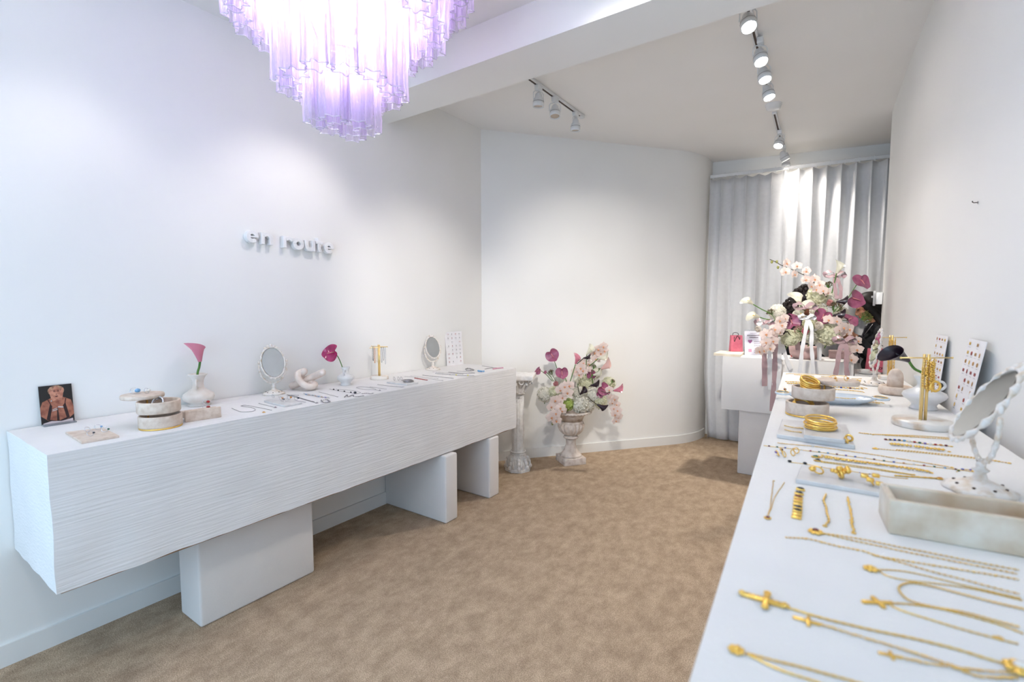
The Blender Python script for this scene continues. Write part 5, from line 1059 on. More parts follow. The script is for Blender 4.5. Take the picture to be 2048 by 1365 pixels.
# alabaster box and large mirror
A_ = rc(1776, 1068); B_ = rc(2048, 1117); d = (B_ - A_).normalized(); n_ = Vector((-d.y, d.x, 0)); hb = zat(A_, 1000) - RT
bk = onz(1776, 966, RT + hb); dpt = (bk - onz(1778, 999, RT + hb)).dot(n_); L = .225; w_ = .011
t = thing('alabaster_box', 'open rectangular alabaster box in front of the large mirror', 'box', A_, atan2(d.y, d.x))
MB().cbox(0, L, 0, w_, 0, hb, b=.003).build('front_wall', 'alabaster', t); MB().cbox(0, L, dpt - w_, dpt, 0, hb, b=.003).build('back_wall', 'alabaster', t)
for x in (0, L - w_): MB().cbox(x, x + w_, w_ * .9, dpt - w_ * .9, 0, hb, b=.003).build('end_wall', 'alabaster', t)
MB().box(w_ * .9, L - w_ * .9, w_ * .9, dpt - w_ * .9, .001, .010).build('bottom', 'alabaster', t)
p = rc(1958, 983)
mirror('large ornate white mirror leaning back behind the alabaster box', p, pi + .12, (zat(p, 712) - RT) * 1.06, 31)
p = rc(1748, 771); mirror('ornate white mirror at the far end of the right counter', p, pi + .16, zat(p, 650) - RT, 10)
# stands
p = rc(1845, 853); H = zat(p, 709) - RT; k = mpp(p)
t_stand('large gold jewellery stand wrapped with gold chains on the right counter', p, H, 50 * k, 102 * k, yw)
GS = 'chains on the jewellery stands'; rng = random.Random(5)
for i, lab in enumerate(('thick gold chain wound at the left of the large gold stand', 'gold chain wound at the front of the large gold stand', 'gold chain wound in the middle of the large gold stand', 'gold chain wound at the right of the large gold stand', 'outer gold chain wound on the large gold stand')):
    u = RIGHT * ((-8 + 4 * i) * k) + CAMN.to_2d().to_3d() * (.013 + .006 * (i % 2))
    hang(lab, Vector((p.x, p.y, 0)) + u * .0, u, RT + H - .016, (58 + 6 * sin(i * 2)) * k, 3.2 * k, 'gold', 'lump', .0046)
hang('fine gold chain falling to the base of the large gold stand', p, RIGHT * (-12 * k) + CAMN.to_2d().to_3d() * .012, RT + H - .016, .235, .004, 'gold_pale', 'fine', .0009)
q = p + RIGHT * (9 * k) + CAMN.to_2d().to_3d() * .022; tq = thing('hoop_earring', 'round gold hoop hooked on the chains of the large stand', 'earring', (q.x, q.y, RT + H - 62 * k)); h_ = MB(); h_.torus((0, 0, 0), .016, .004, 22, 7, T=aim((0, 0, 0), CAMN)); h_.build('hoop', 'gold', tq)
p = rc(1777, 758); p.y = min(p.y, 3.36); H = zat(p, 671) - RT; k = mpp(p)
t_stand('gold jewellery stand hung with long chains at the far end of the right counter', p, H, .05, 60 * k, yw)
for i, lab in enumerate(('leftmost long gold chain on the far jewellery stand', 'middle long gold chain on the far jewellery stand', 'rightmost long gold chain on the far jewellery stand')):
    u = RIGHT * ((-5 + 5 * i) * k) + CAMN.to_2d().to_3d() * .012; hang(lab, p, u, RT + H - .016, H * .80, 2.2 * k, 'gold', ('lump', 'cable', 'lump')[i], .003)
# dome and dish
p = rc(1791, 789); k = mpp(p); t = thing('stone_dish', 'round cream stone dish under the stone dome', 'dish', p); b_ = MB(); R_ = 29 * k
b_.lathe([(0, 0), (R_ * .86, 0), (R_ * .98, .012), (R_, .026), (R_ * .95, .04), (R_ * .85, .044), (R_ * .72, .040), (R_ * .6, .03), (0, .028)], 36, Matrix.Diagonal((1, 1, .889, 1))); b_.build('body', 'travertine', t)
t = thing('stone_dome', 'polished cream stone dome standing in the round stone dish', 'paperweight', p + RIGHT * (-2 * k) + Vector((0, 0, .0255))); b_ = MB(); R_ = 13.2 * k
b_.lathe([(0, 0), (R_, 0), (R_, .05), (R_ * .97, .065), (R_ * .85, .082), (R_ * .6, .096), (R_ * .3, .103), (0, .105)], 32, Matrix.Diagonal((1, 1, .889, 1))); b_.build('body', 'travertine', t)
# vase with black calla
p = rc(1847, 818); p.x = min(p.x, wallx(p.y) - .10); k = mpp(p); H = zat(p, 752) - RT
jar_vase('squat white vase holding a black calla lily on the right counter', p, H, 72 * k, radians(100), 1, 'ceramic', 'bud_vase', False)
D_ = depth((p.x, p.y, RT + H)); 
calla('black calla lily arching out of the squat white vase', [Vector((p.x, p.y, RT + H * .55)), Vector((p.x, p.y, RT + H)), atd(1829, 738, D_), atd(1817, 722, D_ - .01)], .092, .040, ('calla_black', 'stem_green'), roll=4.0, head=RIGHT * -1 + Vector((0, 0, .55)), stem_r=.005)
# oval porcelain tray
mat('porcelain_blue', (222, 232, 240), .15, col2=(205, 218, 232), scale=14, coat=.5)
a, b = rc(1572, 801), rc(1752, 812); c = (a + b) / 2; c.y += .03; e1 = (b - a).length / 2; e2 = .093; rz = atan2(b.y - a.y, b.x - a.x)
t = thing('oval_tray', 'pale blue oval porcelain tray with loop handles under gold chains', 'tray', c, rz); b_ = MB()
pr = [(0, .004), (.0, 0), (.70, 0), (.72, .003), (.9, .014), (1, .024), (.985, .027), (.88, .019), (.74, .010), (.4, .008), (0, .008)]
b_.grid(48, len(pr) - 1, lambda u, v: (e1 * pr[int(round(v * (len(pr) - 1)))][0] * cos(u * 2 * pi), e2 * pr[int(round(v * (len(pr) - 1)))][0] * sin(u * 2 * pi), pr[int(round(v * (len(pr) - 1)))][1]), cu=True); b_.build('dish', 'porcelain_blue', t)
for s_ in (-1, 1):
    h_ = MB(); h_.torus((s_ * (e1 + .018), 0, .027), .026, .005, 20, 7, sc=(1, 1.25)); 
    h_ = MB(); h_.torus((0, 0, 0), .026, .005, 20, 7, T=TR(s_ * (e1 + .016), 0, .026) @ Matrix.Diagonal((1, 1.3, 1, 1))); h_.build('handle', 'porcelain_blue', t)
    g_ = MB(); g_.torus((0, 0, 0), .022, .0016, 20, 6, T=TR(s_ * (e1 + .016), 0, .031) @ Matrix.Diagonal((1, 1.3, 1, 1))); g_.build('gilt_line', 'gold', t)
for i, (y_, x0, x1, lab) in enumerate(((-.045, -.10, .16, 'gold chain along the front of the oval porcelain tray'), (-.02, -.05, .18, 'lumpy gold chain across the middle of the oval porcelain tray'), (.04, .02, .17, 'gold chain at the back of the oval porcelain tray'))):
    T_ = TR(c.x, c.y, RT + .0105, rz=rz); necklace(lab, [T_ @ Vector((x0 + (x1 - x0) * u, y_ + .008 * sin(u * 9 + i), 0)) for u in [q_ / 8 for q_ in range(9)]], .0024, 'lump', 'gold', group='gold chains on the oval tray', seed=i + 3)
q = TR(c.x, c.y, RT + .028, rz=rz) @ Vector((-e1 - .004, .02, 0)); ring('gold ring with a red stone on the left handle of the oval tray', q, .010, 'gold', (1, .2, .4), 'garnet', gem=.006, group='gold rings')
# trinket box
p = rc(1611, 836); k = mpp(p); p.y += .055
k = mpp(p); tb, zt = trinket_box('round two level travertine trinket box full of gold bangles', p, 37.5 * k, tuple((RIGHT * (16 * k) + FWD * .015)[:2]), tuple((RIGHT * (70 * k) + FWD * .03)[:2]))
hb2 = 37.5 * k * .62; zz_ = p.z + .017
bangle('twisted gold bangle in the lower tray of the right trinket box', (p.x - .012, p.y - .012, zz_), .030, 'gold', 2, 'bangle', .0042, .55, .4, 'bangle', 'gold bangles')
qq = p + RIGHT * (16 * k) + FWD * .015
bangle('heap of gold bangles in the upper tray of the right trinket box', (qq.x - .01, qq.y, zz_ + hb2 + .011), .031, 'gold', 6, 'bangle', .004, .30, .9, 'bangle', 'gold bangles', .03)
qq = p + RIGHT * (70 * k) + FWD * .03
for i in range(2): ring(('gold ring at the front of the swung lid of the right trinket box', 'gold ring at the middle of the swung lid of the right trinket box')[i], (qq.x + .03 * i - .005, qq.y - .045 + .03 * i, p.z + zt), .010, 'gold', (1, .3 - i, .3), 'amber_stone', group='gold rings')
# slabs
t = slab('lower speckled stone slab under the bangle stack on the right counter', [rc(1553, 877), rc(1710, 900), rc(1692, 857), rc(1564, 846)], RT, .013, 'marble', 'display_slab', 'tray', 'stone slabs with rings')
zs = RT + .013
t = slab('upper pale stone slab stacked under the gold bangles', [onz(1607, 878, zs), onz(1690, 889, zs), onz(1680, 858, zs), onz(1610, 851, zs)], zs, .012, 'marble', 'display_slab', 'tray', 'stone slabs with rings')
q = onz(1640, 858, zs + .012); bangle('stack of plain gold bangles on the upper stone slab', q, .040, 'gold', 5, 'bangle', .0028, .0, .3, 'bangle', 'gold bangles', .03)
for i, (x0, y0, x1, y1, lab) in enumerate(((1570, 853, 1605, 858, 'gold link bracelet at the back of the lower stone slab'), (1570, 861, 1602, 866, 'gold chain with a leaf end on the lower stone slab'))):
    necklace(lab, [onz(x0, y0, zs), onz((x0 + x1) / 2, (y0 + y1) / 2 + 1.5, zs), onz(x1, y1, zs)], .0022, 'lump', 'gold', 'bracelet', 'bracelet', 'gold bracelets on the slabs', seed=i)
q = onz(1698, 884, zs); ring('chunky gold ring at the right end of the lower stone slab', q, .011, 'gold', (.4, 1, .2), None, w=.005, group='gold rings')
q = onz(1692, 888, zs); ring('gold ring with a pearl at the right end of the lower stone slab', q, .010, 'gold', (1, .4, .4), 'pearl', w=.003, group='gold rings')
slab('stone slab holding three gold rings beside the alabaster box', [rc(1591, 967), rc(1768, 997), rc(1757, 962), rc(1602, 938)], RT, .010, 'marble', 'display_slab', 'tray', 'stone slabs with rings')
zs = RT + .010
ring('slim gold ring with a leaf on the slab beside the alabaster box', onz(1636, 951, zs), .012, 'gold', (.3, 1, .6), 'gold', w=.003, gem=.008, group='gold rings')
t = ring('large textured gold nugget ring on the slab beside the alabaster box', onz(1680, 958, zs), .012, 'gold', (1, .5, .3), None, w=.006, group='gold rings'); nb_ = MB(); rr = random.Random(2)
for i in range(16): nb_.ell((rr.uniform(-.016, .016), rr.uniform(-.012, .012), .014 + rr.uniform(0, .012)), rr.uniform(.004, .007), 7, 5)
nb_.build('nuggets', 'gold', t)
t = ring('gold ring shaped like a bow on the slab beside the alabaster box', onz(1742, 972, zs), .010, 'gold', (1, .2, .6), None, w=.003, group='gold rings'); nb_ = MB()
for x, y, z in ((-.012, .004, .018), (.008, .008, .022), (-.002, -.004, .014), (.014, -.008, .010)): nb_.cbox(x - .007, x + .007, y - .005, y + .005, z - .004, z + .004, b=.002)
nb_.build('bow', 'gold', t)
# earring cards against the wall
def wall_card(lab, bl, br, tl, rows, seed):
    a, b = rc(*bl), rc(*br); a.x = min(a.x, wallx(a.y) - .03); b.x = min(b.x, wallx(b.y) - .03)
    q = ony(*tl, a.y + .0); mx = wallx(a.y) - .008
    lean = Vector((min(q.x, mx) - a.x, 0)); zt_ = zat(Vector((a.x + lean.x, a.y, 0)), tl[1])
    return earring_card(lab, (a, b), zt_, (lean.x, lean.y), rows, 4, seed, ('gold', 'print_red', 'print_gold'))
c_ = wall_card('white earring card leaning on the right wall behind the squat vase', (1856, 787), (1874, 801), (1888, 669), 8, 21)
c_ = wall_card('white earring card leaning on the right wall beside the large mirror', (1901, 822), (1931, 847), (1950, 677), 8, 22)
p = rc(1925, 840); t = thing('wall_hook', 'small dark metal hook on the right wall above the mirror', 'hook', (0, 0, 0)); hx = wallx(1.45); q = onx(2036, 398, hx - .0); q = Vector((wallx(q.y) - .001, q.y, q.z)); t.location = q
h_ = MB(); h_.tube([(0, 0, 0), (-.012, 0, 0), (-.016, 0, .003), (-.016, 0, .007)], .0018, 7); h_.build('peg', 'dark_slot', t); h_ = MB(); h_.ell((-.001, 0, 0), (.002, .005, .005), 10, 6); h_.build('rosette', 'silver_dark', t)
# ------------------------------------------------------------------ gold jewellery laid out on the right counter
NG = 'gold necklaces on the right counter'
def gk(label, pts, cv=c8, **kw):
    kw.setdefault('m', 'gold'); kw.setdefault('group', NG); kw.setdefault('r', .0011)
    if kw.get('kind', 'cable') in ('fine', 'cable'): kw['r'] *= 1.45; kw['m'] = 'gold'
    if 'strands' in kw: kw['strands'] = [[cv(*q) for q in s_] for s_ in kw['strands']]
    return necklace(label, [cv(*q) for q in pts], **kw)
gk('fine gold necklace laid in a V ending in a garnet drop', [(457, 398), (478, 290), (492, 183)], strands=[[(457, 398), (500, 280), (556, 190)]], kind='fine', r=.0006, pend=pend_stone('garnet', .0055))
t = thing('bracelet', 'chunky bracelet of dark stones set in gold near the ring slab', 'bracelet', c8(636, 320), 0, 'gold bracelets'); o_ = c8(636, 320)
for i, (x, y, m) in enumerate(((648, 240, 'onyx'), (640, 265, 'navy_stone'), (636, 288, 'garnet'), (634, 308, 'amber_stone'), (632, 328, 'gold'), (632, 348, 'navy_stone'), (630, 368, 'onyx'), (628, 388, 'gold'), (624, 405, 'gold'))):
    q = c8(x, y) - o_; b_ = MB(); b_.cbox(q.x - .0085, q.x + .0085, q.y - .0042, q.y + .0042, 0, .005, b=.0014); bb = b_.build('link', 'gold', t)
    if m != 'gold': g_ = MB(); g_.ell((q.x, q.y, .0052), (.0075, .0038, .0028), 10, 6); g_.build('stone', m, bb)
gk('slim gold bracelet set with a row of garnets', [(795, 270), (787, 300), (797, 340), (802, 380), (812, 425), (792, 452)], nm='bracelet', cat='bracelet', r=.0022, kind='cable', stones=[(.08 + .078 * i, 'garnet', .0024) for i in range(11)], group='gold bracelets')
gk('slim plain gold bracelet right of the garnet one', [(920, 285), (936, 330), (944, 390), (952, 440), (962, 500)], nm='bracelet', cat='bracelet', r=.0026, kind='lump', group='gold bracelets')
gk('doubled gold chain with a large garnet flower pendant', [(790, 497), (1000, 530), (1300, 590), (1700, 668), (1961, 720)], strands=[[(790, 500), (1020, 552), (1300, 612), (1700, 690), (1961, 742)]], r=.0012, pend=pend_flower(.013, 'gold', 'garnet'), clasp=False)
gk('long gold chain with bright beads below the garnet pendant', [(565, 520), (700, 530), (860, 570), (1020, 602), (1110, 632), (1350, 672), (1650, 720), (1961, 775)], r=.0012, clasp=False, strands=[[(1020, 602), (1110, 632), (1350, 702), (1550, 755), (1750, 808), (1961, 862)]], stones=[(.1 + .08 * i, 'gold', .0022) for i in range(11)])
gk('gold oval locket pendant on a thin grey chain', [(1105, 706), (1250, 716), (1480, 768), (1700, 822), (1961, 880)], strands=[[(1110, 712), (1160, 745), (1300, 775), (1600, 812), (1961, 890)]], m='gold_pale', kind='fine', r=.0007, pend=pend_flower(.011, 'gold'), clasp=False)
gk('thick twisted gold chain laid in a hairpin loop', [(1961, 945), (1800, 905), (1600, 855), (1450, 815), (1300, 788), (1232, 805), (1228, 840), (1280, 890), (1400, 925), (1600, 962), (1800, 1012), (1961, 1056)], r=.0017, kind='rope', clasp=False)
gk('slim gold cross pendant on two fine chains', [(1160, 905), (1300, 912), (1560, 962), (1800, 1030), (1961, 1090)], strands=[[(1160, 905), (1250, 950), (1500, 1030), (1800, 1112), (1961, 1152)]], r=.0008, kind='fine', m='gold_pale', pend=pend_cross(.036, 'gold', False), clasp=False)
gk('small gold bar clasp on the chains right of the slim cross', [(1780, 1108), (1850, 1120)], r=.0022, kind='lump', nm='clasp_charm', cat='charm')
gk('large ornate gold cross pendant near the counter edge', [(530, 922), (680, 965), (1000, 1050), (1300, 1110), (1560, 1178), (1800, 1250), (1961, 1292)], r=.0010, kind='fine', m='gold_pale', pend=pend_cross(.052, 'gold'), clasp=False)
gk('small plain gold cross on a thick beaded chain', [(745, 1030), (870, 1062), (1090, 1132), (1300, 1195), (1500, 1262), (1700, 1330)], r=.0019, kind='lump', pend=pend_cross(.030, 'gold', False), clasp=False)
gk('gold cross on the lowest beaded chain', [(1235, 1225), (1400, 1262), (1560, 1290), (1700, 1340), (1961, 1345)], r=.0019, kind='lump', pend=pend_cross(.022, 'gold', False), clasp=False, strands=[[(1560, 1290), (1660, 1300), (1800, 1310), (1961, 1320)]])
gk('big gold flower brooch at the right edge of the frame', [(1940, 1300), (1961, 1310)], r=.002, kind='lump', pend=pend_flower(.016, 'gold', 'pearl'), nm='brooch', cat='brooch', clasp=False)
gk('curled gold pendant on two fine chains at the bottom of the frame', [(335, 1203), (600, 1270), (900, 1352), (1050, 1395)], strands=[[(335, 1206), (560, 1312), (740, 1372), (820, 1400)]], r=.0009, kind='fine', m='gold_pale', pend=pend_flower(.010, 'gold'), clasp=False)
# middle rows (crop of the counter between the slabs)
RB = ['garnet', 'green_stone', 'blue_stone', 'amber_stone', 'pearl', 'red_stone', 'green_stone', 'aqua', 'garnet', 'violet_stone', 'blue_stone', 'pearl']
gk('lumpy gold chain just in front of the stacked slabs', [(210, 925), (350, 940), (510, 955), (900, 1010), (1250, 1065), (1530, 1112)], c7, r=.0018, kind='lump', stones=[(.23, 'pearl', .004)])
gk('fine gold chain strung with stones of many colours across the counter', [(105, 943), (450, 985), (730, 1020), (1050, 1065), (1450, 1112), (1690, 1142)], c7, r=.0007, kind='fine', stones=[(.03 + .045 * i, RB[i % 12], .0030) for i in range(21)])
gk('second strand of coloured stones by the large mirror', [(1540, 1138), (1620, 1122), (1690, 1140)], c7, r=.0007, kind='fine', stones=[(.15, 'green_stone', .003), (.5, 'blue_stone', .0035), (.85, 'violet_stone', .003)])
for i, (x, y, m) in enumerate(((205, 1012, 'violet_stone'), (235, 992, 'garnet'), (255, 1020, None), (320, 1010, None), (345, 992, None))):
    ring(('gold ring with a violet stone at the left of the ring cluster', 'gold ring with a red stone in the ring cluster', 'plain gold ring at the front of the ring cluster', 'small gold ring right of the ring cluster', 'small gold ring behind the ring cluster')[i], c7(x, y + 8), .0085, 'gold', (1, .5 - .4 * i, .5), m, w=.0022, group='gold rings')
gk('wide textured gold chain with a green stone end', [(520, 1035), (700, 1060), (1000, 1096), (1380, 1152)], c7, r=.0042, kind='lump', pend=pend_stone('green_stone', .0075), seed=4)
gk('second textured gold chain behind the green stone chain', [(540, 1020), (660, 1042), (780, 1058), (940, 1080), (1150, 1108), (1300, 1130)], c7, r=.0026, kind='lump', seed=6)
gk('thin brown gold chain pair with a dark oval stone', [(535, 1062), (760, 1090), (1000, 1125), (1250, 1166)], c7, strands=[[(535, 1068), (760, 1100), (1000, 1133), (1250, 1168)]], r=.0008, kind='fine', pend=pend_stone('onyx', .007))
gk('fine gold chain with dark stones and tiny beads before the ring slab', [(290, 1066), (420, 1083), (560, 1108), (720, 1130), (900, 1158), (1060, 1180), (1180, 1192)], c7, r=.0006, kind='fine', stones=[(.01, 'onyx', .005), (.15, 'onyx', .005), (.3, 'navy_stone', .0016), (.38, 'violet_stone', .0016), (.46, 'garnet', .0016), (.54, 'blue_stone', .0016), (.62, 'violet_stone', .0016), (.7, 'garnet', .0016)])
gk('pale gold chain with an amber bar behind the alabaster box', [(1400, 1192), (1300, 1186), (1180, 1178), (1060, 1170)], c7, r=.0014, kind='fine', m='gold_pale', pend=pend_stone('amber_stone', .006), clasp=False)
gk('gold bar necklace at the back beside the large stand', [(815, 850), (930, 862)], c7, r=.0024, kind='lump', strands=[[(930, 862), (1200, 880), (1400, 892), (1540, 902)]])
gk('fine gold chain beside the gold bar necklace', [(935, 858), (1200, 868), (1420, 880), (1545, 892)], c7, r=.0008, kind='fine')
gk('gold necklace crowded with brightly coloured stones', [(1005, 900), (1150, 910), (1300, 930), (1520, 952)], c7, r=.0022, kind='lump', stones=[(.02 + .075 * i, ('garnet', 'navy_stone', 'blue_stone', 'onyx', 'aqua', 'pearl', 'red_stone', 'green_stone', 'violet_stone', 'pearl', 'red_stone', 'amber_stone', 'garnet')[i], .0042) for i in range(13)])
gk('gold necklace of small flower links behind the coloured one', [(1060, 940), (1200, 955), (1350, 975), (1510, 992)], c7, r=.0052, kind='lump', seed=9)
gk('doubled gold rope chain reaching toward the large mirror', [(965, 970), (1100, 982), (1400, 1012), (1700, 1045), (1940, 1076)], c7, strands=[[(1100, 976), (1400, 1004), (1700, 1038), (1900, 1068)]], r=.0012, kind='cable', pend=pend_flower(.008, 'gold'))
# far rows
for lab, pts, kw in (
    ('thin gold chain nearest the far edge of the right counter', [(195, 122), (290, 118), (600, 128), (1060, 150), (1250, 165)], dict(kind='fine', r=.0010)), ('row of small gold charms along the far edge', [(340, 140), (410, 146), (505, 148), (640, 160), (700, 165)], dict(kind='lump', r=.0030)),
    ('short gold bar chain at the far edge', [(820, 172), (900, 178), (1060, 158)], dict(kind='lump', r=.0026)), ('long fine gold chain behind the garnet studs', [(640, 190), (760, 205), (1000, 215), (1300, 225), (1540, 240)], dict(kind='fine', r=.0011)),
    ('fine gold chain second behind the pearl necklace', [(730, 236), (1000, 245), (1250, 255), (1500, 270)], dict(kind='fine', r=.0011)), ('fine gold chain directly behind the pearl necklace', [(630, 280), (900, 290), (1150, 292), (1390, 292)], dict(kind='fine', r=.0012)),
    ('lumpy gold bracelet at the far left of the right counter', [(190, 268), (300, 272), (420, 275), (540, 285)], dict(kind='lump', r=.0040)), ('heavy gold bracelet in front of the lumpy one', [(220, 300), (330, 306), (480, 300)], dict(kind='lump', r=.0050)),
    ('gold necklace set with pearls and blue stones behind the trinket box', [(690, 325), (900, 350), (1150, 372), (1400, 390), (1570, 395)], dict(kind='lump', r=.0048, stones=[(.05 + .085 * i, ('pearl', 'blue_stone', 'pearl', 'garnet', 'pearl', 'pearl', 'blue_stone', 'pearl', 'garnet', 'pearl', 'pearl')[i], .006) for i in range(11)])),
    ('flat gold chain in front of the pearl necklace', [(940, 398), (1150, 412), (1400, 430), (1600, 455)], dict(kind='lump', r=.0034)), ('gold chain with a green stone behind the trinket box', [(490, 352), (600, 362), (800, 372), (1000, 392)], dict(kind='cable', r=.0018, pend=pend_stone('green_stone', .009))),
    ('thin gold chain right of the pearl necklace', [(1270, 338), (1420, 345), (1640, 385)], dict(kind='cable', r=.0016)), ('short gold chain beside the far mirror', [(1360, 210), (1450, 214), (1540, 208)], dict(kind='lump', r=.0024)), ('gold chain end past the swung lid of the trinket box', [(1520, 520), (1640, 545), (1700, 560)], dict(kind='lump', r=.0036))):
    gk(lab, pts, c9, **kw)
for i, (x, y, m) in enumerate(((487, 212, 'garnet'), (565, 226, 'gold'), (600, 240, 'gold'), (665, 238, 'garnet'), (515, 246, 'gold'), (990, 212, 'gold'), (1385, 292, 'gold'), (1470, 270, 'gold'))):
    ring(('gold ring with a garnet at the far left of the right counter', 'gold ring just right of the far left garnet ring', 'third gold ring from the far left garnet ring', 'gold ring with a garnet right of the small gold rings', 'gold ring in front of the far left garnet ring', 'lone gold ring among the far fine chains', 'gold ring at the right end of the fine chains', 'gold ring beside the base of the far mirror')[i], c9(x, y + 12), .0095, 'gold', (1, .4 - .3 * i, .5), m, w=.0026, gem=.006, group='gold rings')
# ------------------------------------------------------------------ people
mat('skin_tan', (196, 142, 112), .5, col2=(186, 130, 100), sss=.1); mat('skin_brown', (142, 92, 70), .5, col2=(130, 82, 62), sss=.1); mat('hair_black', (22, 17, 16), .55, col2=(34, 26, 24), scale=60, stretch=(1, 1, .1))
mat('hair_curly', (44, 32, 28), .6, col2=(28, 20, 18), scale=50); mat('jacket_black', (34, 34, 38), .8, col2=(24, 24, 27), scale=40); mat('lapel_grey', (66, 62, 68), .7); mat('trouser_black', (26, 25, 27), .85); mat('lip_rose', (158, 84, 78), .4); mat('brow_dark', (40, 28, 24), .7); mat('shoe_black', (20, 20, 20), .4)
def skin_mesh(mb, name, m, parent, voxel=.008, smooth=4):
    me = mb.mesh(name + '_raw', m); o = bpy.data.objects.new(name, me); COL.objects.link(o)
    r_ = o.modifiers.new('r', 'REMESH'); r_.mode = 'VOXEL'; r_.voxel_size = voxel; s_ = o.modifiers.new('s', 'SMOOTH'); s_.iterations = smooth; s_.factor = .5
    bpy.context.view_layer.update(); me2 = bpy.data.meshes.new_from_object(o.evaluated_get(bpy.context.evaluated_depsgraph_get())); bpy.data.objects.remove(o)
    me2.polygons.foreach_set('use_smooth', [True] * len(me2.polygons)); me2.materials.clear(); me2.materials.append(MATS[m]); return link(name, me2, parent)
def limb(mb, pts, rs): mb.tube(spline(pts, 5), [rs[0] + 0 * i for i in range(1)] if False else [rs[min(int(i / 5), len(rs) - 1)] * (1 - (i % 5) / 5) + rs[min(int(i / 5) + 1, len(rs) - 1)] * ((i % 5) / 5) for i in range((len(pts) - 1) * 5 + 1)], 14); [mb.ell(p_, r_ * .99, 12, 8) for p_, r_ in zip(pts, rs)]
def hand(mb, w_, fw_, up_, s_=1., curl=.5):        # palm at w_, fingers along fw_, thumb towards up_
    fw_, up_ = Vector(fw_).normalized(), Vector(up_).normalized(); sd_ = fw_.cross(up_); dn = -sd_
    for a_ in (-.026, -.009, .009, .026): mb.tube([w_, w_ + fw_ * .05 + up_ * a_ * .9, w_ + fw_ * .085 + up_ * a_], [.018, .015, .012], 9)
    for a_, L_ in ((-.028, .055), (-.0095, .068), (.0095, .075), (.028, .07)):
        b_ = w_ + fw_ * .083 + up_ * a_; mb.tube(spline([b_, b_ + fw_ * L_ * .5 + dn * curl * .012, b_ + fw_ * L_ * (1 - .35 * curl) + dn * curl * .045], 4), .0085, 8)
    b_ = w_ + fw_ * .03 + up_ * .03; mb.tube(spline([b_, b_ + fw_ * .03 + up_ * .028 + dn * .008, b_ + fw_ * .06 + up_ * .03 + dn * .022], 4), [.012] * 4 + [.0095] * 5, 8)
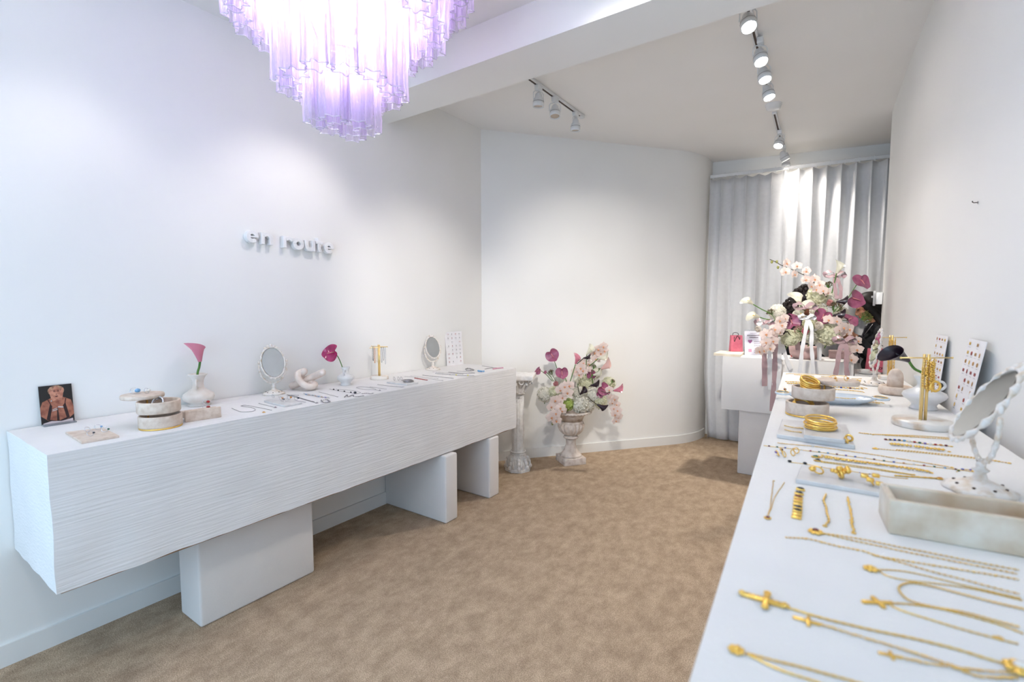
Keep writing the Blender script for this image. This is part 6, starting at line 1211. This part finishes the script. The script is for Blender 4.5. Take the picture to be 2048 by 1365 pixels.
def person(label, pos, face, Hh, skin, hair_fn, bow_, hands, jm='jacket_black', nm='person'):
    # local x forward, y left, z up; Hh = top of head; bow_ = head nod (rad); hands = two local points
    t = thing(nm, label, 'person', pos, face, 'people behind the reception counter'); k_ = Hh / 1.62
    b_ = MB(); P = lambda x, y, z: Vector((x, y, z)) * k_
    for s_ in (-1, 1):
        limb(b_, [P(0, .085 * s_, .84), P(.02, .09 * s_, .47), P(-.01, .09 * s_, .08)], [.078 * k_, .055 * k_, .036 * k_]); b_.ell(P(.06, .09 * s_, .035), (.115 * k_, .042 * k_, .034 * k_), 12, 8)
    for z_, rx, ry in ((.86, .105, .15), (.95, .095, .135), (1.06, .10, .135), (1.18, .108, .15), (1.27, .085, .15)): b_.ell(P(.005, 0, z_), (rx * k_, ry * k_, .085 * k_), 18, 10)
    hc = P(.045 + .10 * sin(bow_), 0, 1.34 + .13 * cos(bow_) + .02)
    limb(b_, [P(.0, 0, 1.28), P(.02, 0, 1.36), hc + P(-.02, 0, -.05)], [.058 * k_, .05 * k_, .05 * k_])
    M_ = Matrix.Translation(hc) @ Matrix.Rotation(bow_, 4, 'Y') @ Matrix.Scale(k_, 4)
    b_.ell((-.01, 0, .025), (.093, .074, .092), 20, 14, T=M_); b_.ell((.03, 0, -.045), (.058, .056, .062), 16, 10, T=M_); b_.ell((.062, 0, -.088), (.022, .026, .02), 10, 8, T=M_)
    b_.tube([(.085, 0, .012), (.100, 0, -.018), (.108, 0, -.030)], [.009, .012, .014], 8, T=M_); b_.ell((.099, 0, -.034), (.014, .017, .009), 8, 6, T=M_); b_.ell((.084, 0, -.060), (.012, .022, .012), 10, 6, T=M_)
    for s_ in (-1, 1):
        b_.ell((.068, s_ * .034, -.028), (.02, .02, .02), 8, 6, T=M_); b_.ell((.078, s_ * .032, .018), (.010, .022, .008), 8, 6, T=M_); b_.ell((-.008, s_ * .073, -.01), (.018, .008, .03), 8, 6, T=M_)
        limb(b_, [P(0, .165 * s_, 1.26), P(.03, .215 * s_, 1.03), Vector(hands[0 if s_ < 0 else 1])], [.048 * k_, .038 * k_, .026 * k_])
        h_ = Vector(hands[0 if s_ < 0 else 1]); dv = (h_ - P(.03, .215 * s_, 1.03)).normalized(); hand(b_, h_, dv + Vector((.25, -.15 * s_, 0)), (0, -.25 * s_, 1), 1., .6)
    body = skin_mesh(b_, 'body', skin, t, .0065, 3)
    j = MB()
    for z_, rx, ry in ((.84, .125, .172), (.95, .118, .16), (1.06, .122, .158), (1.18, .128, .172), (1.265, .098, .165)): j.ell(P(.0, 0, z_), (rx * k_, ry * k_, .09 * k_), 18, 10)
    limb(j, [P(-.01, 0, 1.27), P(.0, 0, 1.325)], [.075 * k_, .066 * k_])
    for s_ in (-1, 1):
        h_ = Vector(hands[0 if s_ < 0 else 1]); e_ = P(.03, .215 * s_, 1.03); limb(j, [P(0, .165 * s_, 1.262), e_, e_.lerp(h_, .88)], [.066 * k_, .054 * k_, .042 * k_])
    skin_mesh(j, 'jacket', jm, t, .009, 4)
    tr_ = MB(); tr_.ell(P(0, 0, .84), (.118 * k_, .165 * k_, .10 * k_), 18, 10)
    for s_ in (-1, 1): limb(tr_, [P(0, .088 * s_, .82), P(.02, .09 * s_, .46), P(-.005, .09 * s_, .09)], [.098 * k_, .075 * k_, .06 * k_])
    skin_mesh(tr_, 'trousers', 'trouser_black', t, .012, 4)
    for s_ in (-1, 1):
        sh = MB(); sh.ell(P(.055, .09 * s_, .04), (.13 * k_, .05 * k_, .04 * k_), 14, 8); sh.build('shoe', 'shoe_black', t)
        br = MB(); br.tube(spline([(.088, s_ * .012, .034), (.090, s_ * .032, .041), (.078, s_ * .056, .032)], 4), .0042, 6, T=M_); br.build('eyebrow', 'brow_dark', t)
        ey = MB(); ey.tube(spline([(.087, s_ * .016, .010), (.089, s_ * .032, .005), (.078, s_ * .05, .010)], 4), .0030, 6, T=M_); ey.build('eyelash', 'brow_dark', t)
    lp = MB(); lp.ell((.094, 0, -.055), (.006, .019, .005), 10, 6, T=M_); lp.ell((.092, 0, -.064), (.006, .016, .006), 10, 6, T=M_); lp.build('lips', 'lip_rose', t)
    hair_fn(t, M_, k_, P); return t
def hair_long(t, M_, k_, P):
    h = MB(); h.ell((-.022, 0, .045), (.100, .086, .092), 20, 14, T=M_); h.ell((-.055, 0, -.03), (.07, .088, .11), 18, 12, T=M_)
    for s_ in (-1, 1): h.tube(spline([(.030, s_ * .05, .095), (.02, s_ * .086, .03), (-.015, s_ * .09, -.08), (-.03, s_ * .10, -.20), (.0, s_ * .10, -.30)], 5), [.03] * 6 + [.036] * 10 + [.026] * 5, 10, T=M_)
    h.tube(spline([(-.08, 0, 0), (-.105, 0, -.10), (-.10, 0, -.22), (-.09, 0, -.34)], 5), [.075] * 10 + [.06] * 6, 14, T=M_); skin_mesh(h, 'hair', 'hair_black', t, .008, 3)
def hair_puff(t, M_, k_, P):
    h = MB(); rr = random.Random(9); h.ell((-.03, 0, .03), (.105, .105, .105), 18, 12, T=M_); h.ell((-.06, 0, -.09), (.085, .12, .12), 18, 12, T=M_)
    for i in range(520):
        d = Vector((rr.gauss(0, 1), rr.gauss(0, 1), rr.gauss(0, 1))).normalized()
        if d.x > .55 and d.z < .75: continue
        c_ = Vector((-.03, 0, .03)) if rr.random() < .5 else Vector((-.06, 0, -.09)); q = c_ + Vector((d.x * .108, d.y * .118, d.z * .118)); 
        if q.x > .05 and q.z < .07: continue
        h.ell(q, rr.uniform(.012, .019), 7, 5, T=M_)
    h.build('hair', 'hair_curly', t)
a = ony(1741, 640, 5.38); top = zat(a, 588) 
fa = radians(188); hp_ = ony(1701, 668, 5.16); pw = Vector((a.x + .06, a.y, 0))
Rl = Matrix.Rotation(-fa, 3, 'Z'); hl = Rl @ (Vector((hp_.x, hp_.y, hp_.z)) - pw)
wm = person('dark haired person in a black jacket looking down behind the right wall end', pw, fa, top + .02, 'skin_tan', hair_long, .42, [hl + Vector((0, -.05, -.03)), hl + Vector((-.02, .10, -.02))])
lpm = MB(); lpm.tube(spline([(.105, .09, 1.28), (.135, .07, 1.12), (.14, .05, .95)], 5), .016, 8, flat=.5); lpm.build('lapel', 'lapel_grey', wm); nk_ = MB(); nk_.tube(spline([(.06, .10, 1.30), (.145, .05, 1.12), (.155, .02, 1.02), (.145, -.02, 1.12), (.06, -.08, 1.30)], 6), .003, 6); nk_.build('chain_strap', 'silver', wm)
a = ony(1600, 605, 5.30); top = zat(a, 573); fa = radians(-20)
person('curly haired person standing behind the reception flowers', Vector((a.x - .02, a.y, 0)), fa, top - .01, 'skin_brown', hair_puff, .40, [(.18, -.14, .95), (.18, .14, .95)])
